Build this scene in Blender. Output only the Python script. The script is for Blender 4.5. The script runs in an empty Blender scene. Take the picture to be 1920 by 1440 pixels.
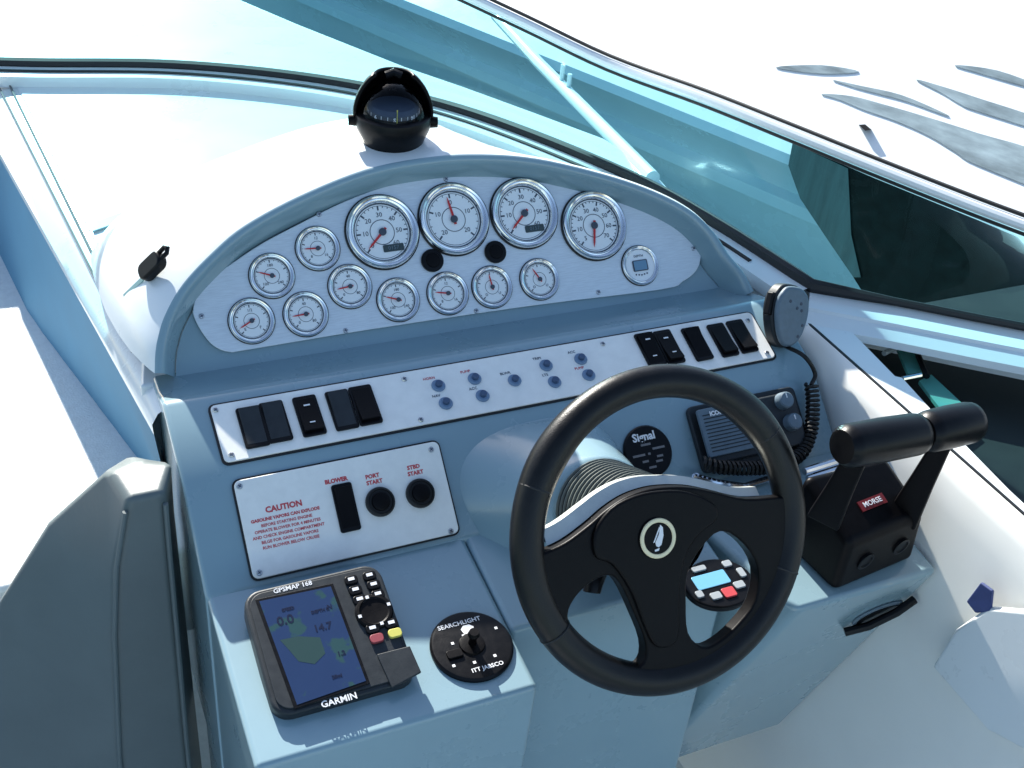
import bpy, bmesh, math, random
from mathutils import Matrix, Vector
random.seed(4)
R = math.radians
scene = bpy.context.scene
col = scene.collection

# ------------------------------------------------------------------ camera
CAM = Vector((-0.61829, -1.50511, 2.06093))
CR = Vector((0.91355656, -0.398357, 0.08201283))      # right
CD = Vector((-0.16845612, -0.55415216, -0.81519195))  # down
CF = Vector((0.37018501, 0.73090839, -0.57335502))    # forward
FPX = 2200.0
cam = bpy.data.cameras.new('camera')
cam.sensor_width = 36.0
cam.lens = 36.0 * FPX / 1920.0
cam.clip_start = 0.02
cam.clip_end = 2000
camo = bpy.data.objects.new('camera', cam)
col.objects.link(camo)
m3 = Matrix((CR, -CD, -CF)).transposed()
camo.matrix_world = Matrix.Translation(CAM) @ m3.to_4x4()
scene.camera = camo

# ------------------------------------------------------------------ light
SUN = Vector((-0.05, 0.86, 0.49)).normalized()        # direction towards the sun
world = bpy.data.worlds.new('World')
scene.world = world
world.use_nodes = True
nt = world.node_tree
bg = nt.nodes['Background']
sky = nt.nodes.new('ShaderNodeTexSky')
sky.sky_type = 'NISHITA'
sky.sun_disc = False
sky.sun_elevation = math.asin(SUN.z)
sky.sun_rotation = math.atan2(SUN.x, SUN.y)
sky.air_density = 1.0
sky.dust_density = 0.8
sky.ozone_density = 1.0
nt.links.new(sky.outputs[0], bg.inputs[0])
bg.inputs[1].default_value = 0.105
sl = bpy.data.lights.new('sun', 'SUN')
sl.energy = 5.0
sl.angle = R(0.6)
sl.color = (1.0, 0.96, 0.88)
so = bpy.data.objects.new('sun', sl)
col.objects.link(so)
so.rotation_euler = SUN.to_track_quat('Z', 'Y').to_euler()
vs = scene.view_settings
vs.view_transform = 'Standard'
vs.look = 'None'
vs.exposure = 1.2
vs.gamma = 1.0
vs.use_curve_mapping = False

# ------------------------------------------------------------------ helpers
def ray(px, py):
    return CR * ((px - 960) / FPX) + CD * ((py - 720) / FPX) + CF

def hit(px, py, o, n):
    d = ray(px, py)
    o = Vector(o); n = Vector(n)
    return CAM + d * ((o - CAM).dot(n) / d.dot(n))

def atz(px, py, z): return hit(px, py, (0, 0, z), (0, 0, 1))
def aty(px, py, y): return hit(px, py, (0, y, 0), (0, 1, 0))
def atx(px, py, x): return hit(px, py, (x, 0, 0), (1, 0, 0))

class Frame:
    """A working plane: ex along the dash, ey up the slope, n towards the helmsman."""
    def __init__(s, o, ex, ey):
        s.o = Vector(o); s.ex = Vector(ex).normalized(); s.ey = Vector(ey).normalized()
        s.n = s.ex.cross(s.ey).normalized()
    def uv(s, px, py, h=0.0):
        p = hit(px, py, s.o + s.n * h, s.n) - s.o
        return p.dot(s.ex), p.dot(s.ey)
    def P(s, u, v, h=0.0): return s.o + s.ex * u + s.ey * v + s.n * h
    def M(s, u=0, v=0, h=0, rot=0):
        m = Matrix((s.ex, s.ey, s.n)).transposed().to_4x4()
        m.translation = s.P(u, v, h)
        return m @ Matrix.Rotation(rot, 4, 'Z')

def tilt(o, t):
    t = R(t)
    return Frame(o, (1, 0, 0), (0, math.sin(t), math.cos(t)))

GA = tilt((0, 0, 1.25), 40)          # gauge plate
SW = tilt((0, -0.23, 1.113), 70)     # switch slope
FC = tilt((0, -0.335, 1.075), 48)    # front face
SH = tilt((0, -0.44, 0.98), 84)      # shelf
WH = tilt((0.038, -0.650, 1.129), 31)  # wheel plane
XC = 0.0105

MATS = {}
def mat(name, color, rough=0.5, metal=0.0, spec=0.5, coat=0.0, noise=0.0, nscale=40, bump=0.0, bscale=200,
        emit=None, estr=0, aniso=None):
    if name in MATS: return MATS[name]
    m = bpy.data.materials.new(name); m.use_nodes = True
    t = m.node_tree; b = t.nodes['Principled BSDF']
    b.inputs['Base Color'].default_value = (*color, 1)
    b.inputs['Roughness'].default_value = rough
    b.inputs['Metallic'].default_value = metal
    b.inputs['Specular IOR Level'].default_value = spec
    b.inputs['Coat Weight'].default_value = coat
    b.inputs['Coat Roughness'].default_value = 0.12
    tc = t.nodes.new('ShaderNodeTexCoord')
    src = tc.outputs['Object']
    if aniso:
        mp = t.nodes.new('ShaderNodeMapping'); mp.inputs['Scale'].default_value = aniso
        t.links.new(src, mp.inputs[0]); src = mp.outputs[0]
    if noise > 0:
        n = t.nodes.new('ShaderNodeTexNoise'); n.inputs['Scale'].default_value = nscale
        n.inputs['Detail'].default_value = 6; n.inputs['Roughness'].default_value = 0.62
        t.links.new(src, n.inputs['Vector'])
        r = t.nodes.new('ShaderNodeValToRGB')
        r.color_ramp.elements[0].position = 0.28; r.color_ramp.elements[1].position = 0.72
        lo = [max(0, c * (1 - noise)) for c in color]; hi = [min(1, c * (1 + noise)) for c in color]
        r.color_ramp.elements[0].color = (*lo, 1); r.color_ramp.elements[1].color = (*hi, 1)
        t.links.new(n.outputs['Fac'], r.inputs[0]); t.links.new(r.outputs[0], b.inputs['Base Color'])
        mr = t.nodes.new('ShaderNodeMapRange')
        mr.inputs[3].default_value = max(0.02, rough - 0.1); mr.inputs[4].default_value = min(1, rough + 0.12)
        t.links.new(n.outputs['Fac'], mr.inputs[0]); t.links.new(mr.outputs[0], b.inputs['Roughness'])
    if bump > 0:
        n2 = t.nodes.new('ShaderNodeTexNoise'); n2.inputs['Scale'].default_value = bscale
        n2.inputs['Detail'].default_value = 3
        t.links.new(src, n2.inputs['Vector'])
        bp = t.nodes.new('ShaderNodeBump'); bp.inputs['Strength'].default_value = bump; bp.inputs['Distance'].default_value = 0.002
        t.links.new(n2.outputs['Fac'], bp.inputs['Height']); t.links.new(bp.outputs[0], b.inputs['Normal'])
    if emit:
        b.inputs['Emission Color'].default_value = (*emit, 1); b.inputs['Emission Strength'].default_value = estr
    MATS[name] = m
    return m

def glass(name, tint, gloss=0.9, rough=0.02, ior=1.45):
    if name in MATS: return MATS[name]
    m = bpy.data.materials.new(name); m.use_nodes = True
    t = m.node_tree
    for n in list(t.nodes): t.nodes.remove(n)
    out = t.nodes.new('ShaderNodeOutputMaterial')
    tr = t.nodes.new('ShaderNodeBsdfTransparent'); tr.inputs[0].default_value = (*tint, 1)
    gl = t.nodes.new('ShaderNodeBsdfGlossy'); gl.inputs[0].default_value = (gloss, gloss, gloss, 1); gl.inputs['Roughness'].default_value = rough
    fr = t.nodes.new('ShaderNodeFresnel'); fr.inputs[0].default_value = ior
    mx = t.nodes.new('ShaderNodeMixShader')
    t.links.new(fr.outputs[0], mx.inputs[0]); t.links.new(tr.outputs[0], mx.inputs[1]); t.links.new(gl.outputs[0], mx.inputs[2])
    t.links.new(mx.outputs[0], out.inputs[0])
    MATS[name] = m
    return m

WHITE = mat('white_gelcoat', (0.76, 0.80, 0.80), 0.28, coat=0.4, noise=0.03, nscale=5, bump=0.03, bscale=60)
GREY = mat('grey_gelcoat', (0.235, 0.355, 0.400), 0.27, coat=0.7, noise=0.05, nscale=4, bump=0.015, bscale=50)
NONSKID = mat('nonskid_white', (0.74, 0.77, 0.76), 0.7, noise=0.08, nscale=60, bump=0.5, bscale=260)
ALU = mat('brushed_aluminium', (0.74, 0.79, 0.81), 0.38, metal=0.4, noise=0.10, nscale=50, bump=0.05, bscale=120, aniso=(1, 14, 1))
PLATE = mat('white_panel_enamel', (0.92, 0.91, 0.85), 0.35, noise=0.045, nscale=60, bump=0.02, bscale=300)
CHROME = mat('chrome', (0.80, 0.82, 0.84), 0.14, metal=1.0)
STEEL = mat('stainless_screw', (0.55, 0.56, 0.57), 0.3, metal=1.0)
BLACK = mat('black_plastic', (0.004, 0.004, 0.005), 0.34, spec=0.2, noise=0.3, nscale=120, bump=0.05, bscale=500)
SATIN = mat('black_satin', (0.0035, 0.003, 0.0035), 0.40, spec=0.13, noise=0.25, nscale=90, bump=0.08, bscale=600)
RUBBER = mat('black_rubber', (0.006, 0.006, 0.006), 0.5, spec=0.4, noise=0.3, nscale=80)
LEATHER = mat('wheel_grip', (0.004, 0.0038, 0.0038), 0.34, spec=0.32, noise=0.35, nscale=60, bump=0.18, bscale=700)
DKGREY = mat('dark_grey_plastic', (0.022, 0.027, 0.031), 0.45, spec=0.35, noise=0.2, nscale=80, bump=0.06, bscale=500)
MIDGREY = mat('mid_grey_plastic', (0.12, 0.17, 0.21), 0.5, noise=0.12, nscale=80, bump=0.06, bscale=400)
DIAL = mat('dial_white', (0.90, 0.92, 0.92), 0.5)
INK = mat('dial_ink', (0.06, 0.075, 0.10), 0.6)
RED = mat('needle_red', (0.62, 0.03, 0.03), 0.45)
REDINK = mat('red_print', (0.60, 0.07, 0.08), 0.6)
WINK = mat('white_print', (0.85, 0.85, 0.85), 0.5)
LCD = mat('lcd_grey', (0.05, 0.07, 0.07), 0.25)
BLUEBTN = mat('breaker_blue', (0.16, 0.25, 0.38), 0.35)
VINYL = mat('olive_grey_vinyl', (0.105, 0.135, 0.140), 0.5, noise=0.08, nscale=12, bump=0.08, bscale=160)
GASKET = mat('gasket', (0.008, 0.008, 0.009), 0.5)
CREAM = mat('cream_badge', (0.88, 0.76, 0.48), 0.35)
YEL = mat('yellow_key', (0.65, 0.60, 0.12), 0.5)
SILVER = mat('satin_silver', (0.62, 0.64, 0.60), 0.35, metal=0.55, noise=0.05)
LENS = glass('clear_lens', (0.98, 0.99, 0.99), 0.8, 0.03, 1.06)
TEAL = glass('tinted_windshield', (0.38, 0.74, 0.82), 0.9, 0.01, 1.14)
HULL = mat('neighbour_hull', (0.50, 0.66, 0.74), 0.25, coat=0.5, noise=0.04, nscale=3)
DARK_REFL = mat('painted_reflection', (0.006, 0.012, 0.012), 0.5, spec=0.1, noise=0.5, nscale=3, aniso=(8, 8, 0.5))
NBGREY = mat('neighbour_grey', (0.22, 0.28, 0.30), 0.2, noise=0.55, nscale=5, aniso=(1, 6, 1))
NAVY = mat('navy_fabric', (0.03, 0.05, 0.16), 0.7, noise=0.2)

class MB:
    def __init__(s): s.v = []; s.f = []
    def add(s, vs, fs, M=None):
        o = len(s.v)
        for p in vs:
            p = Vector(p)
            s.v.append(tuple(M @ p) if M is not None else tuple(p))
        for f in fs: s.f.append([i + o for i in f])
        return s
    def box(s, c, d, M=None):
        x, y, z = c; a, b, e = d[0] / 2, d[1] / 2, d[2] / 2
        vs = [(x + i * a, y + j * b, z + k * e) for k in (-1, 1) for j in (-1, 1) for i in (-1, 1)]
        return s.add(vs, [(0, 2, 3, 1), (4, 5, 7, 6), (0, 1, 5, 4), (2, 6, 7, 3), (0, 4, 6, 2), (1, 3, 7, 5)], M)
    def lathe(s, prof, n=32, M=None, cap0=False, cap1=False):
        vs = []; fs = []
        for r, z in prof:
            for i in range(n):
                a = 2 * math.pi * i / n; vs.append((r * math.cos(a), r * math.sin(a), z))
        for k in range(len(prof) - 1):
            for i in range(n):
                j = (i + 1) % n
                fs.append((k * n + i, k * n + j, (k + 1) * n + j, (k + 1) * n + i))
        if cap0: fs.append(tuple(reversed(range(n))))
        if cap1: fs.append(tuple((len(prof) - 1) * n + i for i in range(n)))
        return s.add(vs, fs, M)
    def prism(s, poly, h0, h1, M=None, inset=0.0, ih=0.0):
        n = len(poly)
        ar = sum(poly[i][0] * poly[(i + 1) % n][1] - poly[(i + 1) % n][0] * poly[i][1] for i in range(n))
        if ar < 0: poly = list(reversed(poly))
        vs = [(x, y, h0) for x, y in poly] + [(x, y, h1) for x, y in poly]
        fs = [tuple(reversed(range(n))), tuple(range(n, 2 * n))]
        for i in range(n):
            j = (i + 1) % n; fs.append((i, j, n + j, n + i))
        return s.add(vs, fs, M)
    def tube(s, pts, r, n=10, M=None, closed=False, cap=True):
        pts = [Vector(p) for p in pts]; N = len(pts)
        rr = r if isinstance(r, (list, tuple)) else [r] * N
        vs = []; fs = []; up = None
        for i, p in enumerate(pts):
            a = pts[(i - 1) % N] if (i > 0 or closed) else p
            b = pts[(i + 1) % N] if (i < N - 1 or closed) else p
            t = (b - a).normalized()
            if up is None:
                up = Vector((0, 0, 1)) if abs(t.z) < 0.9 else Vector((1, 0, 0))
            e = (up - t * up.dot(t)).normalized(); g = t.cross(e); up = e
            for k in range(n):
                an = 2 * math.pi * k / n
                vs.append(p + (e * math.cos(an) + g * math.sin(an)) * rr[i])
        for i in range(N if closed else N - 1):
            j = (i + 1) % N
            for k in range(n):
                l = (k + 1) % n
                fs.append((i * n + k, i * n + l, j * n + l, j * n + k))
        if cap and not closed:
            fs.append(tuple(reversed(range(n)))); fs.append(tuple((N - 1) * n + k for k in range(n)))
        return s.add(vs, fs, M)
    def grid(s, rows, M=None, closed=False):
        n = len(rows[0]); vs = [p for r in rows for p in r]; fs = []
        for i in range(len(rows) - 1):
            for k in range(n if closed else n - 1):
                l = (k + 1) % n
                fs.append((i * n + k, i * n + l, (i + 1) * n + l, (i + 1) * n + k))
        return s.add(vs, fs, M)
    def mesh(s, name, m, smooth=30, weld=True):
        me = bpy.data.meshes.new(name)
        me.from_pydata(s.v, [], s.f)
        bm = bmesh.new(); bm.from_mesh(me)
        if weld: bmesh.ops.remove_doubles(bm, verts=bm.verts, dist=1e-6)
        bmesh.ops.recalc_face_normals(bm, faces=bm.faces)
        bm.to_mesh(me); bm.free()
        me.materials.append(m)
        if smooth:
            for p in me.polygons: p.use_smooth = True
            me.set_sharp_from_angle(angle=R(smooth))
        return me
    def build(s, name, m, parent=None, smooth=30, bevel=0, seg=2, M=None):
        return obj(name, s.mesh(name, m, smooth), parent, bevel, seg, M)

def obj(name, me, parent=None, bevel=0, seg=2, M=None):
    o = bpy.data.objects.new(name, me); col.objects.link(o)
    if parent is not None: o.parent = parent
    if M is not None: o.matrix_basis = M
    if bevel:
        b = o.modifiers.new('bevel', 'BEVEL'); b.width = bevel; b.segments = seg; b.limit_method = 'ANGLE'; b.angle_limit = R(28)
        b.harden_normals = True
        for p in me.polygons: p.use_smooth = True
    return o

def tag(o, label, cat, group=None):
    o['label'] = label; o['category'] = cat
    if group: o['group'] = group
    return o
def struct(o): o['kind'] = 'structure'; return o
def thing(name, label, cat, M=None, group=None):
    e = bpy.data.objects.new(name, None); col.objects.link(e)
    e.empty_display_size = 0.02
    if M is not None: e.matrix_basis = M
    return tag(e, label, cat, group)

TXT = {}
def text_mesh(s, size, m, align='CENTER', depth=0.0002, bold=0.0):
    key = (s, size, m.name, align, bold)
    if key in TXT: return TXT[key]
    c = bpy.data.curves.new('lettering', 'FONT'); c.body = s; c.size = size; c.align_x = align; c.align_y = 'CENTER'
    c.extrude = depth; c.offset = bold; c.resolution_u = 2
    o = bpy.data.objects.new('lettering', c); col.objects.link(o)
    dg = bpy.context.evaluated_depsgraph_get(); dg.update()
    me = bpy.data.meshes.new_from_object(o.evaluated_get(dg))
    bpy.data.objects.remove(o); bpy.data.curves.remove(c)
    me.materials.clear(); me.materials.append(m); me.name = 'lettering'
    TXT[key] = me
    return me

def catmull(P, per=8, closed=False):
    out = []; n = len(P)
    P = [Vector(p) for p in P]
    rng = range(n) if closed else range(n - 1)
    for i in rng:
        p0 = P[(i - 1) % n] if (closed or i > 0) else P[0] * 2 - P[1]
        p1 = P[i]; p2 = P[(i + 1) % n]
        p3 = P[(i + 2) % n] if (closed or i < n - 2) else P[-1] * 2 - P[-2]
        for k in range(per):
            t = k / per
            out.append(0.5 * ((2 * p1) + (p2 - p0) * t + (2 * p0 - 5 * p1 + 4 * p2 - p3) * t * t + (3 * p1 - p0 - 3 * p2 + p3) * t ** 3))
    if not closed: out.append(P[-1])
    return out

def rrect(w, h, r, n=4):
    p = []
    for cx, cy, a0 in ((w / 2 - r, h / 2 - r, 0), (-w / 2 + r, h / 2 - r, 90), (-w / 2 + r, -h / 2 + r, 180), (w / 2 - r, -h / 2 + r, 270)):
        for k in range(n + 1):
            a = R(a0 + 90 * k / n); p.append((cx + r * math.cos(a), cy + r * math.sin(a)))
    return p

def circle(r, n=32, cx=0, cy=0): return [(cx + r * math.cos(2 * math.pi * i / n), cy + r * math.sin(2 * math.pi * i / n)) for i in range(n)]

def add_screws(parent, spots, r=0.0042):
    if 'screw' not in TXT:
        b = MB().lathe([(r, 0.0), (r, 0.0006), (r * 0.8, 0.0018), (r * 0.3, 0.0022)], 16, cap1=True)
        TXT['screw'] = b.mesh('screw', STEEL)
        TXT['slot'] = MB().box((0, 0, 0.0023), (r * 1.2, r * 0.28, 0.0005)).box((0, 0, 0.0023), (r * 0.28, r * 1.2, 0.0005)).mesh('screw_slot', INK, 0)
    for M in spots:
        s = obj('screw', TXT['screw'], parent, M=M)
        obj('slot', TXT['slot'], s, M=Matrix.Rotation(random.random() * 3, 4, 'Z'))

# ================================================================== SETTING
# water
w = MB().add([(-300, -300, -0.7), (300, -300, -0.7), (300, 300, -0.7), (-300, 300, -0.7)], [(0, 1, 2, 3)])
WATER = mat('water', (0.02, 0.10, 0.13), 0.08, noise=0.3, nscale=1.5, bump=0.8, bscale=6)
struct(w.build('water', WATER, smooth=0))

# windshield base curve in plan (deck height 1.10)
ZD = 1.10
bp = [(-0.60, 1.060), (-0.576, 1.052), (-0.483, 1.028), (-0.266, 0.980), (-0.08, 0.902), (0.096, 0.790), (0.250, 0.645),
      (0.372, 0.456), (0.482, 0.220), (0.535, 0.020), (0.573, -0.201)]
base = [Vector((p.x, p.y, 0)) for p in catmull([Vector((x, y, 0)) for x, y in bp], 6)]
wing = [Vector((0.573, -0.201, 0)), Vector((0.683, -0.284, 0)), Vector((0.784, -0.364, 0)), Vector((1.0, -0.53, 0))]

def offs(path, d):
    out = []
    for i, p in enumerate(path):
        a = path[max(0, i - 1)]; b = path[min(len(path) - 1, i + 1)]
        t = (b - a).normalized(); n = Vector((-t.y, t.x, 0))   # left of travel = outboard
        out.append(p + n * d)
    return out

def base_x(y):
    for i in range(len(base) - 1):
        a, b = base[i], base[i + 1]
        if (a.y - y) * (b.y - y) <= 0 and abs(a.y - b.y) > 1e-6:
            return a.x + (b.x - a.x) * (y - a.y) / (b.y - a.y)
    return 0.6 if y < 0 else -0.9

def sweep(path, prof, closed=False):
    """prof: list of (offset outboard, z) swept along a plan path"""
    rows = []
    O = {}
    for d, z in prof:
        O[(d, z)] = [Vector((p.x, p.y, z)) for p in offs(path, d)]
    for i in range(len(path)):
        rows.append([O[q][i] for q in prof])
    return rows

# dash top: broad white moulding inside the windshield
edge = [(p.x, p.y) for p in offs(base, 0.004)]
dash = [(-0.468, -0.02), (-0.495, 0.3), (-0.528, 0.7), (-0.56, 1.05)] + [e for e in edge if e[0] > -0.55] + [(0.565, -0.20), (0.53, -0.22), (0.53, -0.12), (-0.49, -0.13)]
struct(MB().prism(dash, 1.06, ZD - 0.004).build('dash_top', WHITE, smooth=0, bevel=0.006))

# foredeck beyond the windshield
fd = [(p.x, p.y) for p in offs(base, -0.01)] 
dk = [atz(x, y, 1.03) for x, y in ((1215, 330), (1130, 275), (1000, 226), (870, 178), (760, 140), (690, 112), (560, 60), (420, 0))]
fore = [(x, y) for x, y in fd if x < 0.58] + [(p.x, p.y) for p in dk] + [(-0.2, 3.6), (-1.6, 3.8), (-2.4, 1.2)]
struct(MB().prism(fore, 0.2, 1.05).build('foredeck', WHITE, smooth=0, bevel=0.02, seg=3))

# step and sole on the companionway side
stp = [(-0.44, 1.15), (-2.2, 1.15), (-2.2, -0.15), (-0.44, -0.15)]
struct(MB().prism(stp, 0.62, 0.80).build('cabin_step', NONSKID, smooth=0, bevel=0.01))
struct(MB().box((0, -0.9, -0.02), (4.4, 4.0, 0.04)).build('cockpit_sole', NONSKID, smooth=0))

# starboard side deck, coaming and inner liner: profile swept along Y
prof = [(0.4985, -0.02), (0.4985, 0.92), (0.503, 1.03), (0.509, 1.070), (0.517, 1.090), (0.5285, 1.0985)]
rows = [[Vector((x, y, z)) for x, z in prof] for y in (-0.05, -0.2, -0.35, -0.5, -0.7, -1.0, -1.5, -2.2)]
struct(MB().grid(rows).build('side_liner', mat('cream_gelcoat', (0.88, 0.88, 0.83), 0.35, coat=0.3, noise=0.03, nscale=5, bump=0.03, bscale=60), smooth=50))
# black seam
MBs = MB().box((0.5315, -1.12, 1.0945), (0.004, 2.1, 0.010))
sd = [(0.5345, -0.06), (0.60, -0.165), (0.62, -0.185), (0.585, -0.305), (0.572, -0.43), (0.580, -0.437), (0.566, -0.53), (0.548, -0.70), (0.535, -1.0), (0.5345, -2.2)]
deck = struct(MB().prism(sd, 1.03, 1.099).build('side_deck', WHITE, smooth=0, bevel=0.003))
MBs.build('deck_seam', GASKET, deck, smooth=0)
add_screws(deck, [Matrix.Translation(atz(1537, 597, 1.0995))], 0.004)

# ================================================================== WINDSHIELD
ws = thing('windshield', 'curved teal tinted windshield in white aluminium frame with black gasket', 'windshield', Matrix.Translation((0, 0, 0)))
full = base + wing[1:]
MB().grid(sweep(base, [(-0.052, 1.094), (-0.052, 1.118), (-0.030, 1.122), (0.012, 1.124), (0.012, 1.06)])).build('base_channel', WHITE, ws, smooth=25)
wingc = MB().grid(sweep(wing, [(-0.082, 1.086), (-0.080, 1.098), (-0.052, 1.108), (-0.049, 1.113), (0.012, 1.120), (0.012, 1.0)]))
wingc.build('wing_channel', WHITE, ws, smooth=25)
g1 = [Vector((p.x, p.y, 1.126)) for p in offs(base, 0.002)] + [Vector((p.x, p.y, 1.126)) for p in wing[1:]]
MB().tube(g1, [0.0125 if i < len(base) else 0.007 for i in range(len(g1))], 8).build('base_gasket', GASKET, ws)
MB().tube([Vector((p.x, p.y, 1.1215)) for p in offs(base, -0.0315)][:-3], 0.0042, 6).build('inner_gasket', GASKET, ws)
# glass and top rail
ZR = 1.345
rail_px = [(1140, 118), (1320, 184), (1480, 248), (1640, 313), (1832, 389), (1990, 448)]
rail = [atz(x, y, ZR) for x, y in rail_px]
r0 = [Vector(p) for p in ((-0.60, 0.88, 1.57), (-0.48, 0.86, 1.55), (-0.13, 0.74, 1.50), (0.03, 0.64, 1.46), (0.17, 0.525, 1.42), (0.295, 0.395, 1.38))]
railp = catmull(r0 + rail, 5)
rl = [0.0]
for i in range(1, len(railp)): rl.append(rl[-1] + (railp[i] - railp[i - 1]).length)
g2 = [Vector((p.x, p.y, 1.128)) for p in g1]
gl_ = [0.0]
for i in range(1, len(g2)): gl_.append(gl_[-1] + (g2[i] - g2[i - 1]).length)
def samp(P, L, t):
    s = t * L[-1]
    for i in range(len(P) - 1):
        if L[i + 1] >= s: return P[i].lerp(P[i + 1], (s - L[i]) / max(1e-9, L[i + 1] - L[i]))
    return P[-1]
NT = 60
rows = [[samp(g2, gl_, i / NT).lerp(samp(railp, rl, i / NT), k / 4) for k in range(5)] for i in range(NT + 1)]
MB().grid(rows).build('glass_pane', TEAL, ws, smooth=80)
MB().tube(railp, 0.0085, 10).build('top_rail', WHITE, ws)
MB().tube([p + Vector((0.004, 0.004, 0.0115)) for p in railp], 0.0032, 6).build('upper_gasket', GASKET, ws)
MB().tube([p + Vector((-0.004, -0.005, -0.0105)) for p in railp], 0.0028, 6).build('lower_gasket', GASKET, ws)
add_screws(ws, [Matrix.Translation(atz(325, 160, 1.0965)), Matrix.Translation(atz(587, 190, 1.0965))], 0.0055)

# bow rail on the foredeck
br = thing('bow_rail', 'white bow rail with two short stanchions rising beyond the windshield', 'railing', Matrix.Translation((0.6, 0.4, 1.05)))
iM = Matrix.Translation((-0.6, -0.4, -1.05))
A = atz(1224, 334, 1.06); B = aty(1010, 118, 1.25); Cc = aty(930, 30, 1.6)
MB().tube([iM @ p for p in (A, A.lerp(B, 0.33), A.lerp(B, 0.66), B, Cc)], 0.0155, 12).build('rail_tube', WHITE, br)
for px in (1054, 1069):
    t = (1224 - px - 8) / 214.0
    top = A.lerp(B, t)
    bot = Vector((top.x, top.y, 1.04))
    MB().tube([iM @ top, iM @ bot], 0.006, 8).build('stanchion', WHITE, br)

# ================================================================== HELM CONSOLE
hc = thing('helm_console', 'grey moulded boat helm console with arched white hood and sloping faces', 'console', Matrix.Translation((0, -0.4, 0)))
iC = Matrix.Translation((0, 0.4, 0))
XL, XR = -0.472, 0.4965
def prof_mesh(x0, x1, prof, name, bevel=0.010, seg=3):
    vs = [iC @ Vector((x0, y, z)) for y, z in prof] + [iC @ Vector((x1, y, z)) for y, z in prof]
    n = len(prof)
    fs = [tuple(range(n)), tuple(reversed(range(n, 2 * n)))] + [(i, n + i, n + (i + 1) % n, (i + 1) % n) for i in range(n)]
    return MB().add(vs, fs).build(name, GREY, hc, bevel=bevel, seg=seg)
upper = [(-0.05, 0.60), (-0.05, 1.08), (-0.120, 1.098), (-0.150, 1.098), (-0.207, 1.119), (-0.218, 1.1174), (-0.335, 1.075), (-0.442, 0.979)]
prof_mesh(XL, XR, upper + [(-0.445, 0.60)], 'console_top', 0.007, 3)
# shelf with set-back knee recess in the middle
def shz(y): return 0.98 + (y + 0.44) * math.cos(R(84)) / math.sin(R(84))
def shelf_block(x0, x1, yf, yb, zb, name):
    prof_mesh(x0, x1, [(-0.430, shz(-0.43)), (yf, shz(yf)), (yb, zb), (-0.30, zb), (-0.30, 0.9)], name, 0.008, 3)
shelf_block(XL + 0.002, -0.126, -0.686, -0.66, 0.30, 'shelf_port')
shelf_block(-0.1255, 0.2005, -0.600, -0.595, 0.30, 'shelf_middle')
# right pedestal with flared front
y0 = -0.686
XP = XR - 0.0015
ped_top = [(0.20, -0.50), (0.235, -0.655), (0.257, y0), (XP, y0), (XP, -0.43), (0.20, -0.43)]
ped_bot = [(0.20, -0.40), (0.20, -0.46), (0.215, -0.50), (XP, -0.50), (XP, -0.38), (0.20, -0.38)]
vs = [iC @ Vector((x, y, shz(y))) for x, y in ped_top] + [iC @ Vector((x, y, 0.40)) for x, y in ped_bot]
n = 6
MB().add(vs, [tuple(range(n)), tuple(reversed(range(n, 2 * n)))] + [(i, n + i, n + (i + 1) % n, (i + 1) % n) for i in range(n)]).build('pedestal', GREY, hc, bevel=0.010, seg=3)
# undercut wall below the dash on the companionway side
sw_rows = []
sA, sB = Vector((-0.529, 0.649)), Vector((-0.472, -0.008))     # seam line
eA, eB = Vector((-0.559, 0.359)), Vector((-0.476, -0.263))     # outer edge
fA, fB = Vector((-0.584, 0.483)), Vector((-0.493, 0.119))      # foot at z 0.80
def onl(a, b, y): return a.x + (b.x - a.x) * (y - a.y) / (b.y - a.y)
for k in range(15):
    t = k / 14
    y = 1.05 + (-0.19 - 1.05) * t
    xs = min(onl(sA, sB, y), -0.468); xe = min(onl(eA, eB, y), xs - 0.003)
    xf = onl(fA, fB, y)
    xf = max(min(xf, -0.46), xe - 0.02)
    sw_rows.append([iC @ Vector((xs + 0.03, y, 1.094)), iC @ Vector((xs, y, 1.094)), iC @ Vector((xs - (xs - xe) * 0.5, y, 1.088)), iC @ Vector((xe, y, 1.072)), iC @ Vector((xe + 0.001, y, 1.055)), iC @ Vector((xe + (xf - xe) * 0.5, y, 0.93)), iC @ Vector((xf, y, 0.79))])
MB().grid([r[:5] for r in sw_rows]).build('dash_edge', WHITE, hc, smooth=60)
MB().grid([r[4:] for r in sw_rows]).build('side_wall', mat('side_wall_blue_grey', (0.12, 0.27, 0.40), 0.75, spec=0.15, noise=0.06, nscale=6), hc, smooth=60)  # darker and bluer than the console's grey gelcoat

# hood ----------------------------------------------------------------
lip_px = [(290, 700), (291, 665), (296, 633), (310, 589), (343, 532), (397, 474), (458, 423), (559, 368), (684, 318), (800, 295),
          (900, 289), (1006, 297), (1131, 326), (1225, 358), (1294, 394), (1338, 435), (1367, 478), (1395, 512), (1413, 545)]
HL = 0.036
lip2 = [Vector((*GA.uv(x, y, HL), 0)) for x, y in lip_px]
lip2 = catmull(lip2, 5)
cen = Vector((XC, -0.10, 0))
def inset(P, d):
    out = []
    for i, p in enumerate(P):
        a = P[max(0, i - 1)]; b = P[min(len(P) - 1, i + 1)]
        t = (b - a).normalized(); nn = Vector((t.y, -t.x, 0))   # inside of a clockwise arch
        out.append(p + nn * d)
    return out
def gw(P, h): return [GA.P(p.x, p.y, h) for p in P]
secs = [gw(inset(lip2, 0.030), -0.004), gw(inset(lip2, 0.026), 0.004), gw(inset(lip2, 0.016), 0.030), gw(inset(lip2, 0.010), HL + 0.003), gw(inset(lip2, 0.004), HL + 0.003), gw(lip2, HL)]
MB().grid([[iC @ p for p in s] for s in secs]).build('hood_lip', GREY, hc, smooth=60)
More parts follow.
